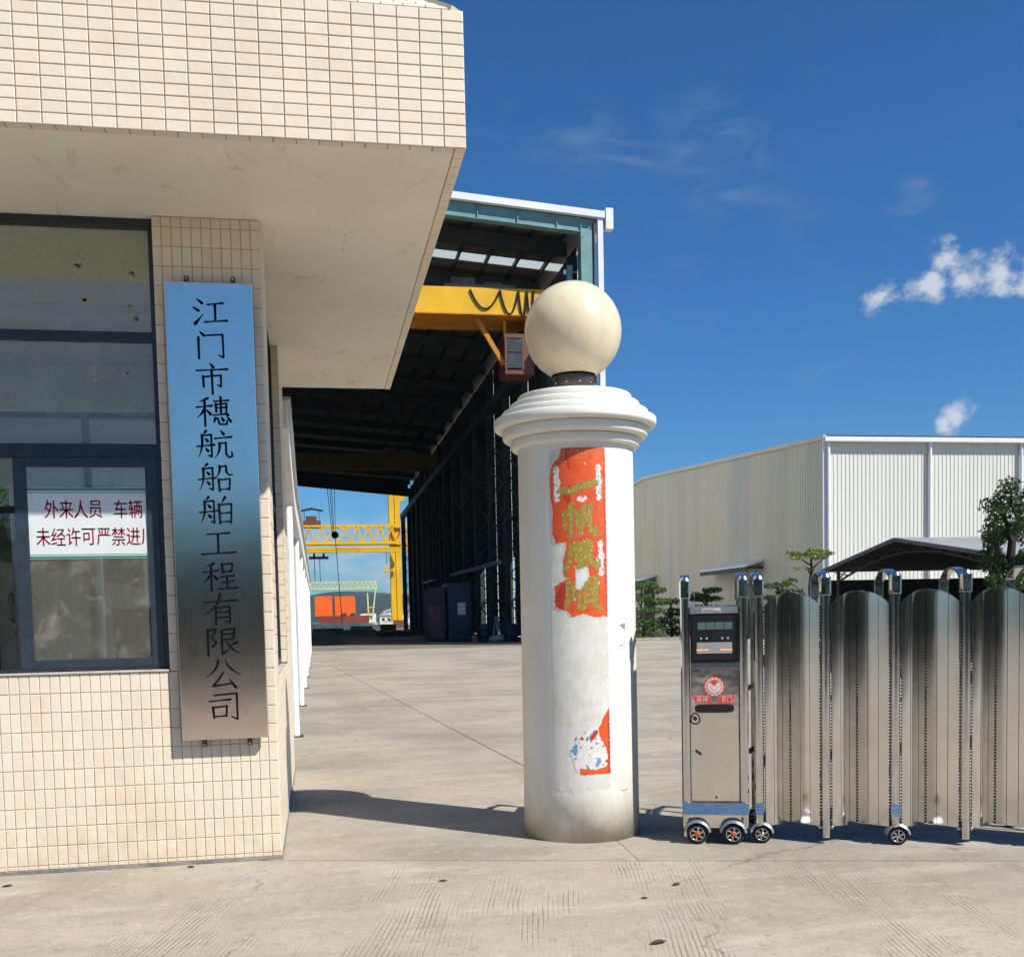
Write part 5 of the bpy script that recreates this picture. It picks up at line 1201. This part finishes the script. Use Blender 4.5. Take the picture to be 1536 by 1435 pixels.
def awning(y0, y1, z, label):
    o = MB().prism([(WX-.07, z+.30), (WX-1.1, z+.02), (WX-1.1, z+.12), (WX-.07, z+.42)], 'y', y0, y1).build('door_canopy', MATS['trim_white'], wh)
    MB().box(WX-1.12, y0-.02, z-.22, WX-1.06, y1+.02, z+.0195).box(WX-1.1, y0, z-.10, WX-.08, y0+.06, z+.019).box(WX-1.1, y1-.06, z-.10, WX-.08, y1, z+.019).build('canopy_frame', MATS['hall_dark'], o)
    MB().box(WX-.10, y0+.6, 0, WX-.075, y0+3.2, z-.6).build('door', MATS['dark_shed'], wh)
awning(57.4, 64.8, 3.98, ''); awning(76.8, 84, 3.95, '')

# ------------------------------------------------------------------ car shelter in front of the warehouse
cpz, cx0, cx1 = 2.62, 15.8, 40.
cs = thing('car_shelter', (20, 27, 0), 'low dark car shelter with a shallow gable roof behind the gate', 'car shelter')
for (ya, za), (yb, zb) in (((22.9, cpz), (27.25, 3.30)), ((27.25, 3.30), (31.5, cpz))):
    MB().add([(cx0, ya, za), (cx1, ya, za), (cx1, yb, zb), (cx0, yb, zb), (cx0, ya, za+.07), (cx1, ya, za+.07), (cx1, yb, zb+.07), (cx0, yb, zb+.07)], [(0, 3, 2, 1), (4, 5, 6, 7), (0, 1, 5, 4), (1, 2, 6, 5), (2, 3, 7, 6), (3, 0, 4, 7)]).build('roof', [MATS['shade_fabric']], cs)
for (ya, za), (yb, zb) in (((22.85, cpz), (27.25, 3.30)), ((27.25, 3.30), (31.55, cpz))):
    MB().beam((cx0-.04, ya, za+.02), (cx0-.04, yb, zb+.02), .05, .10).build('verge', M('verge_grey', (.16, .16, .16), .6), cs)
for x in (16.2, 22, 28, 34):
    mb = MB(); n = 10
    arc = [(22.9+8.6*i/n, 2.25+.72*math.sin(math.pi*i/n)) for i in range(n+1)]
    top = [(y, cpz-.04+(.68*(1-abs(y-27.2)/4.3))) for y, _ in arc]
    for i in range(n):
        mb.beam((x, *arc[i]), (x, *arc[i+1]), .05, .05); mb.beam((x, *arc[i]), (x, *top[i+1]), .03, .03); mb.beam((x, *top[i]), (x, *arc[i+1]), .03, .03)
    mb.build('roof_truss', MATS['dark_metal'], cs)
    for y in (23.1, 31.3): MB().tube([(x, y, 0), (x, y, cpz)], .06, 8).build('post', MATS['dark_metal'], cs)
for (ya, za), (yb, zb) in (((22.95, cpz), (27.25, 3.29)), ((27.25, 3.29), (31.45, cpz))):
    MB().quad((cx0+.02, ya, za-.012), (cx1, ya, za-.012), (cx1, yb, zb-.012), (cx0+.02, yb, zb-.012)).build('roof_shade_sheet', MATS['dark_shed'], cs, fix=False)  # added dark sheet stands in for the shade under the roof
ribbed(16, 39.8, 0, lambda u: 2.36, lambda u, d, z: (u, 31.7-d, z), .25, .04).build('back_sheet', MATS['dark_shed'], cs, fix=False)
ribbed(23, 31.6, 0, lambda u: 2.1, lambda u, d, z: (39.8+d, u, z), .25, .04).build('end_sheet', MATS['dark_shed'], cs, fix=False)
def car(x, y, paint, label):
    o = thing('parked_car', (x, y, 0), label, 'car', 0, 'cars under the shelter')
    body = [(-2.1, .35), (-2.15, .75), (-1.3, .92), (-.6, 1.42), (.9, 1.45), (1.7, .98), (2.15, .9), (2.15, .35)]
    MB().prism([(y+a*1.0, z) for a, z in body], 'x', x-.85, x+.85).build('body', paint, o, bevel=.08)
    for sx_ in (-.8, .8):
        for a in (-1.35, 1.35): MB().tube([(x+sx_-.1, y+a, .33), (x+sx_+.1, y+a, .33)], .33, 18).build('wheel', MATS['rubber'], o)
    MB().prism([(y-1.22, .98), (y-.58, 1.38), (y-.50, 1.38), (y-1.12, .96)], 'x', x-.7, x+.7).build('windscreen', MATS['glass_dark'], o)
car(20.2, 27.2, MATS['blue_steel'], 'dark blue car parked at the left end under the car shelter'); car(23.6, 27.2, MATS['dark_shed'], 'black car parked second under the car shelter'); car(27, 27.2, MATS['cab_red'], 'dark red car parked third under the car shelter')

# ------------------------------------------------------------------ trees and shrubs
def limb(pts, r0_, r1_, mb):
    P = [Vector(p) for p in pts]; n = len(P); mb.tube(P, [r0_+(r1_-r0_)*i/(n-1) for i in range(n)], 8)
def plant(name, loc, label, cat, limbs, clouds, leaf, size, group=None):
    o = thing(name, loc, label, cat, 0, group)
    mb = MB()
    for pts, a, b in limbs: limb(pts, a, b, mb)
    mb.build('trunk', MATS['bark'], o, fix=False)
    lf = MB()
    for c, rx, ry, rz_, n in clouds: leaf_cloud(lf, c, rx, ry, rz_, n, size, 0, .25)
    lf.build('crown', MATS[leaf], o, fix=False)
    return o
tx, ty = 9.93, 14.0
cl_ = []
for _ in range(30):
    a, h = R.uniform(0, 6.28), R.uniform(2.05, 3.15); q = .50*math.sin(min(1, (3.35-h)/.7)*1.57)
    cl_.append(((tx+.16+q*math.cos(a)*R.uniform(.55, 1.05), ty+q*math.sin(a)*R.uniform(.55, 1.05), h), .18, .18, .13, 150))
for _ in range(10): cl_.append(((tx-.16+R.uniform(-.18, .16), ty+R.uniform(-.3, .2), 1.85+R.uniform(-.16, .16)), .17, .17, .12, 170))
for _ in range(10): cl_.append(((tx+.35+R.uniform(-.2, .3), ty+R.uniform(-.3, .2), 1.95+R.uniform(-.2, .2)), .17, .17, .12, 150))
plant('garden_tree', (tx, ty, 0), 'gnarled dark green tree rising behind the right end of the gate', 'tree',
      [([(tx, ty, 0), (tx-.03, ty, .8), (tx+.02, ty, 1.5), (tx-.01, ty, 1.95), (tx+.03, ty, 2.35)], .10, .055),
       ([(tx-.01, ty, 1.9), (tx-.18, ty-.05, 2.12), (tx-.33, ty-.05, 2.38), (tx-.42, ty-.05, 2.45)], .05, .03),
       ([(tx+.03, ty, 2.3), (tx-.05, ty, 2.6), (tx-.16, ty+.1, 2.85), (tx-.2, ty+.1, 3.0)], .045, .012),
       ([(tx+.03, ty, 2.3), (tx+.15, ty, 2.6), (tx+.28, ty-.1, 2.8), (tx+.35, ty-.1, 3.05)], .045, .012), ([(tx+.0, ty, 1.6), (tx+.25, ty, 1.85), (tx+.45, ty, 2.05)], .04, .015),
       ([(tx+.15, ty, 2.6), (tx+.12, ty+.15, 2.9), (tx+.1, ty+.15, 3.2)], .025, .008)], cl_, 'leaf_dark', .034)
sx0, sy0 = 11.7, 24.0
cl_ = []
for _ in range(15): cl_.append(((sx0+R.uniform(-.42, .55), sy0+R.uniform(-.3, .3), 2.74+R.uniform(-.07, .14)), .17, .17, .05, 48))
for _ in range(6): cl_.append(((sx0+R.uniform(-.75, -.35), sy0+R.uniform(-.2, .2), R.uniform(2.1, 2.3)-.1), .1, .1, .05, 14))
for _ in range(4): cl_.append(((sx0+R.uniform(-.4, .3), sy0+R.uniform(-.2, .2), 2.4+R.uniform(-.08, .05)), .1, .1, .04, 12))
plant('young_tree', (sx0, sy0, 0), 'slender young tree with pale flat foliage in front of the warehouse corner', 'tree',
      [([(sx0, sy0, 0), (sx0+.02, sy0, 1.2), (sx0-.02, sy0, 2.0), (sx0+.03, sy0, 2.45), (sx0, sy0, 2.75)], .06, .02), ([(sx0+.03, sy0, 2.4), (sx0+.3, sy0, 2.62), (sx0+.62, sy0, 2.8)], .022, .006), ([(sx0, sy0, 2.5), (sx0-.3, sy0, 2.68), (sx0-.55, sy0, 2.72)], .02, .006),
       ([(sx0-.02, sy0, 1.7), (sx0-.4, sy0, 2.0), (sx0-.7, sy0, 2.2)], .02, .006)], cl_, 'leaf_pale', .05)
def cloud_shrub(x, y, pads, label, leaf='leaf_mid', size=.11, name='cloud_pruned_shrub'):
    limbs = [([(x, y, 0), (x+.12, y, .5), (x-.06, y, 1.2), (x+.05, y, max(p[2] for p in pads))], .10, .03)]; clouds = []
    for dx, dy, z, rx, rz_, n in pads:
        limbs.append(([(x, y, z*.75), (x+dx*.6, y+dy*.6, z*.93), (x+dx, y+dy, z)], .045, .015)); clouds.append(((x+dx, y+dy, z), rx, rx*.9, rz_, n))
    plant(name, (x, y, 0), label, 'shrub', limbs, clouds, leaf, size, 'garden shrubs along the warehouse')
cloud_shrub(17.6, 56.5, [(0, 0, 3.0, 1.0, .26, 330), (.9, 0, 2.75, .6, .2, 150), (-.4, 0, 2.35, 1.1, .24, 300), (1.0, 0, 2.1, .75, .22, 200), (.2, 0, 1.6, 1.2, .24, 320), (-.2, .1, 1.0, 1.0, .3, 300), (.6, 0, .75, .8, .2, 180), (0, 0, .35, 1.3, .25, 300)], 'green tiered shrub showing just right of the white pillar')
cloud_shrub(19.6, 57.5, [(0, 0, 2.1, .75, .18, 200), (.3, 0, 1.5, .8, .24, 230), (-.3, 0, 1.0, .9, .3, 260), (.4, 0, .5, .9, .3, 260)], 'dark leafy shrub left of the gate motor cart', 'leaf_dark')
cloud_shrub(21.6, 57.2, [(-.5, 0, 2.35, .8, .24, 260), (.3, 0, 2.7, .6, .16, 150), (.1, 0, 2.2, .9, .18, 200), (0, 0, 1.6, 1.1, .3, 280), (-.6, 0, 1.3, .9, .3, 250)], 'dark windswept shrub seen above the gate motor cart', 'leaf_dark')
cloud_shrub(18.5, 40.5, [(-.3, 0, 2.45, .55, .13, 140), (.35, 0, 2.2, .6, .12, 140), (-.2, 0, 1.95, .75, .12, 170), (.3, 0, 1.65, .7, .12, 170), (-.2, 0, 1.35, .7, .14, 170)], 'dark tiered shrub behind the first gate panel', 'leaf_dark', .09)
cloud_shrub(22.3, 55.5, [(0, 0, 1.4, .5, .3, 140), (.1, 0, .8, .6, .4, 160)], 'small dark bush beside the warehouse side door', 'leaf_dark')
pk = thing('planter_kerb', (19, 56.4, 0), 'low grey kerb of the planting bed beside the warehouse', 'kerb')
for i in range(9): MB().box(15.2+i*1.02, 55.1, 0, 15.2+i*1.02+1.0, 55.3, .16).build('kerb_stone', MATS['yard_concrete'], pk, bevel=.015)
tag(MB().box(15.2, 55.31, .0, 24.2, 59.5, .08).build('planting_soil', M('soil', (.06, .045, .03), .95, var=.3)), kind='structure')
rk = thing('garden_rock', (20.6, 56.0, .08), 'pale ornamental rock in the planting bed beside the warehouse', 'rock')
mb = MB(); n = 10; vs = []
for i in range(7):
    for j in range(n):
        a, b = math.pi*i/6, 2*math.pi*j/n; d = Vector((math.sin(a)*math.cos(b), math.sin(a)*math.sin(b), -math.cos(a))); q = 1+.5*noise.noise(d*1.7+Vector((4, 2, 1)))
        vs.append((20.6+d.x*.75*q, 56.1+d.y*.4*q, max(.081, .45+d.z*.6*q)))
mb.add(vs, [(i*n+j, i*n+(j+1) % n, (i+1)*n+(j+1) % n, (i+1)*n+j) for i in range(6) for j in range(n)]); mb.build('stone', M('rock', (.30, .29, .27), .9, var=.3, scale=3), rk)
# trees outside the far side of the guardhouse, seen through its back window
for i, (x, y) in enumerate(((-5.2, 15.5), (-7.5, 18))):
    cl_ = [((x+R.uniform(-1.1, 1.1), y+R.uniform(-.8, .8), R.uniform(1.2, 3.6)), .5, .5, .4, 120) for _ in range(16)]
    plant('bushy_tree', (x, y, 0), ('bushy green tree seen through the guardhouse back window', 'second bushy tree farther behind the guardhouse window')[i], 'tree', [([(x, y, 0), (x+.1, y, 1.2), (x-.05, y, 2.6)], .10, .03)], cl_, 'leaf_mid', .10, 'trees behind the guardhouse')

# ------------------------------------------------------------------ dry leaves on the concrete
LV = [(1.39, 4.29, .042, 'curled brown leaf nearest the camera on the concrete'), (1.79, 5.21, .032, 'brown leaf on the concrete in front of the gate motor cart'), (.62, 5.61, .026, 'dark curled leaf on the concrete left of the pillar'), (-.76, 6.33, .026, 'reddish leaf at the foot of the tiled wall'), (-1.70, 6.13, .03, 'brown leaf at the lower left corner of the wall'), (1.55, 5.0, .02, 'tiny leaf scrap on the concrete left of the motor cart leaf')]
for i, (x, y, s_, lb_) in enumerate(LV):
    mb = MB(); n = 7; th = R.uniform(-.5, .5); vs = []
    for k_ in range(n+1):
        u = k_/n; w_ = s_*.42*math.sin(math.pi*u)**.8+.0008
        for q in (-1, 0, 1):
            px, py, pz = (u-.5)*2*s_, q*w_, .003+abs(q)*w_*.55+.35*s_*(u-.4)**2
            vs.append((x+px*math.cos(th)-py*math.sin(th), y+px*math.sin(th)+py*math.cos(th), pz))
    mb.add(vs, [(k_*3+q, k_*3+q+1, (k_+1)*3+q+1, (k_+1)*3+q) for k_ in range(n) for q in (0, 1)], 0, True)
    tag(mb.build('dry_leaf', MATS['dry_leaf'], fix=False), lb_, 'leaf', 'dry leaves on the ground')

# ------------------------------------------------------------------ air
hz = MB().box(-3200, -300, -3.5, 3200, 3400, 130).build('haze', [], None)
hm = bpy.data.materials.new('haze_air'); hm.use_nodes = True; t_ = hm.node_tree; t_.nodes.remove(t_.nodes['Principled BSDF'])
pv = N(t_, 'ShaderNodeVolumePrincipled'); setin(pv, Density=.00006, Anisotropy=.2); pv.inputs['Color'].default_value = (.72, .86, 1, 1)
t_.links.new(pv.outputs[0], t_.nodes['Material Output'].inputs['Volume']); hz.data.materials.append(hm); hz['kind'] = 'stuff'
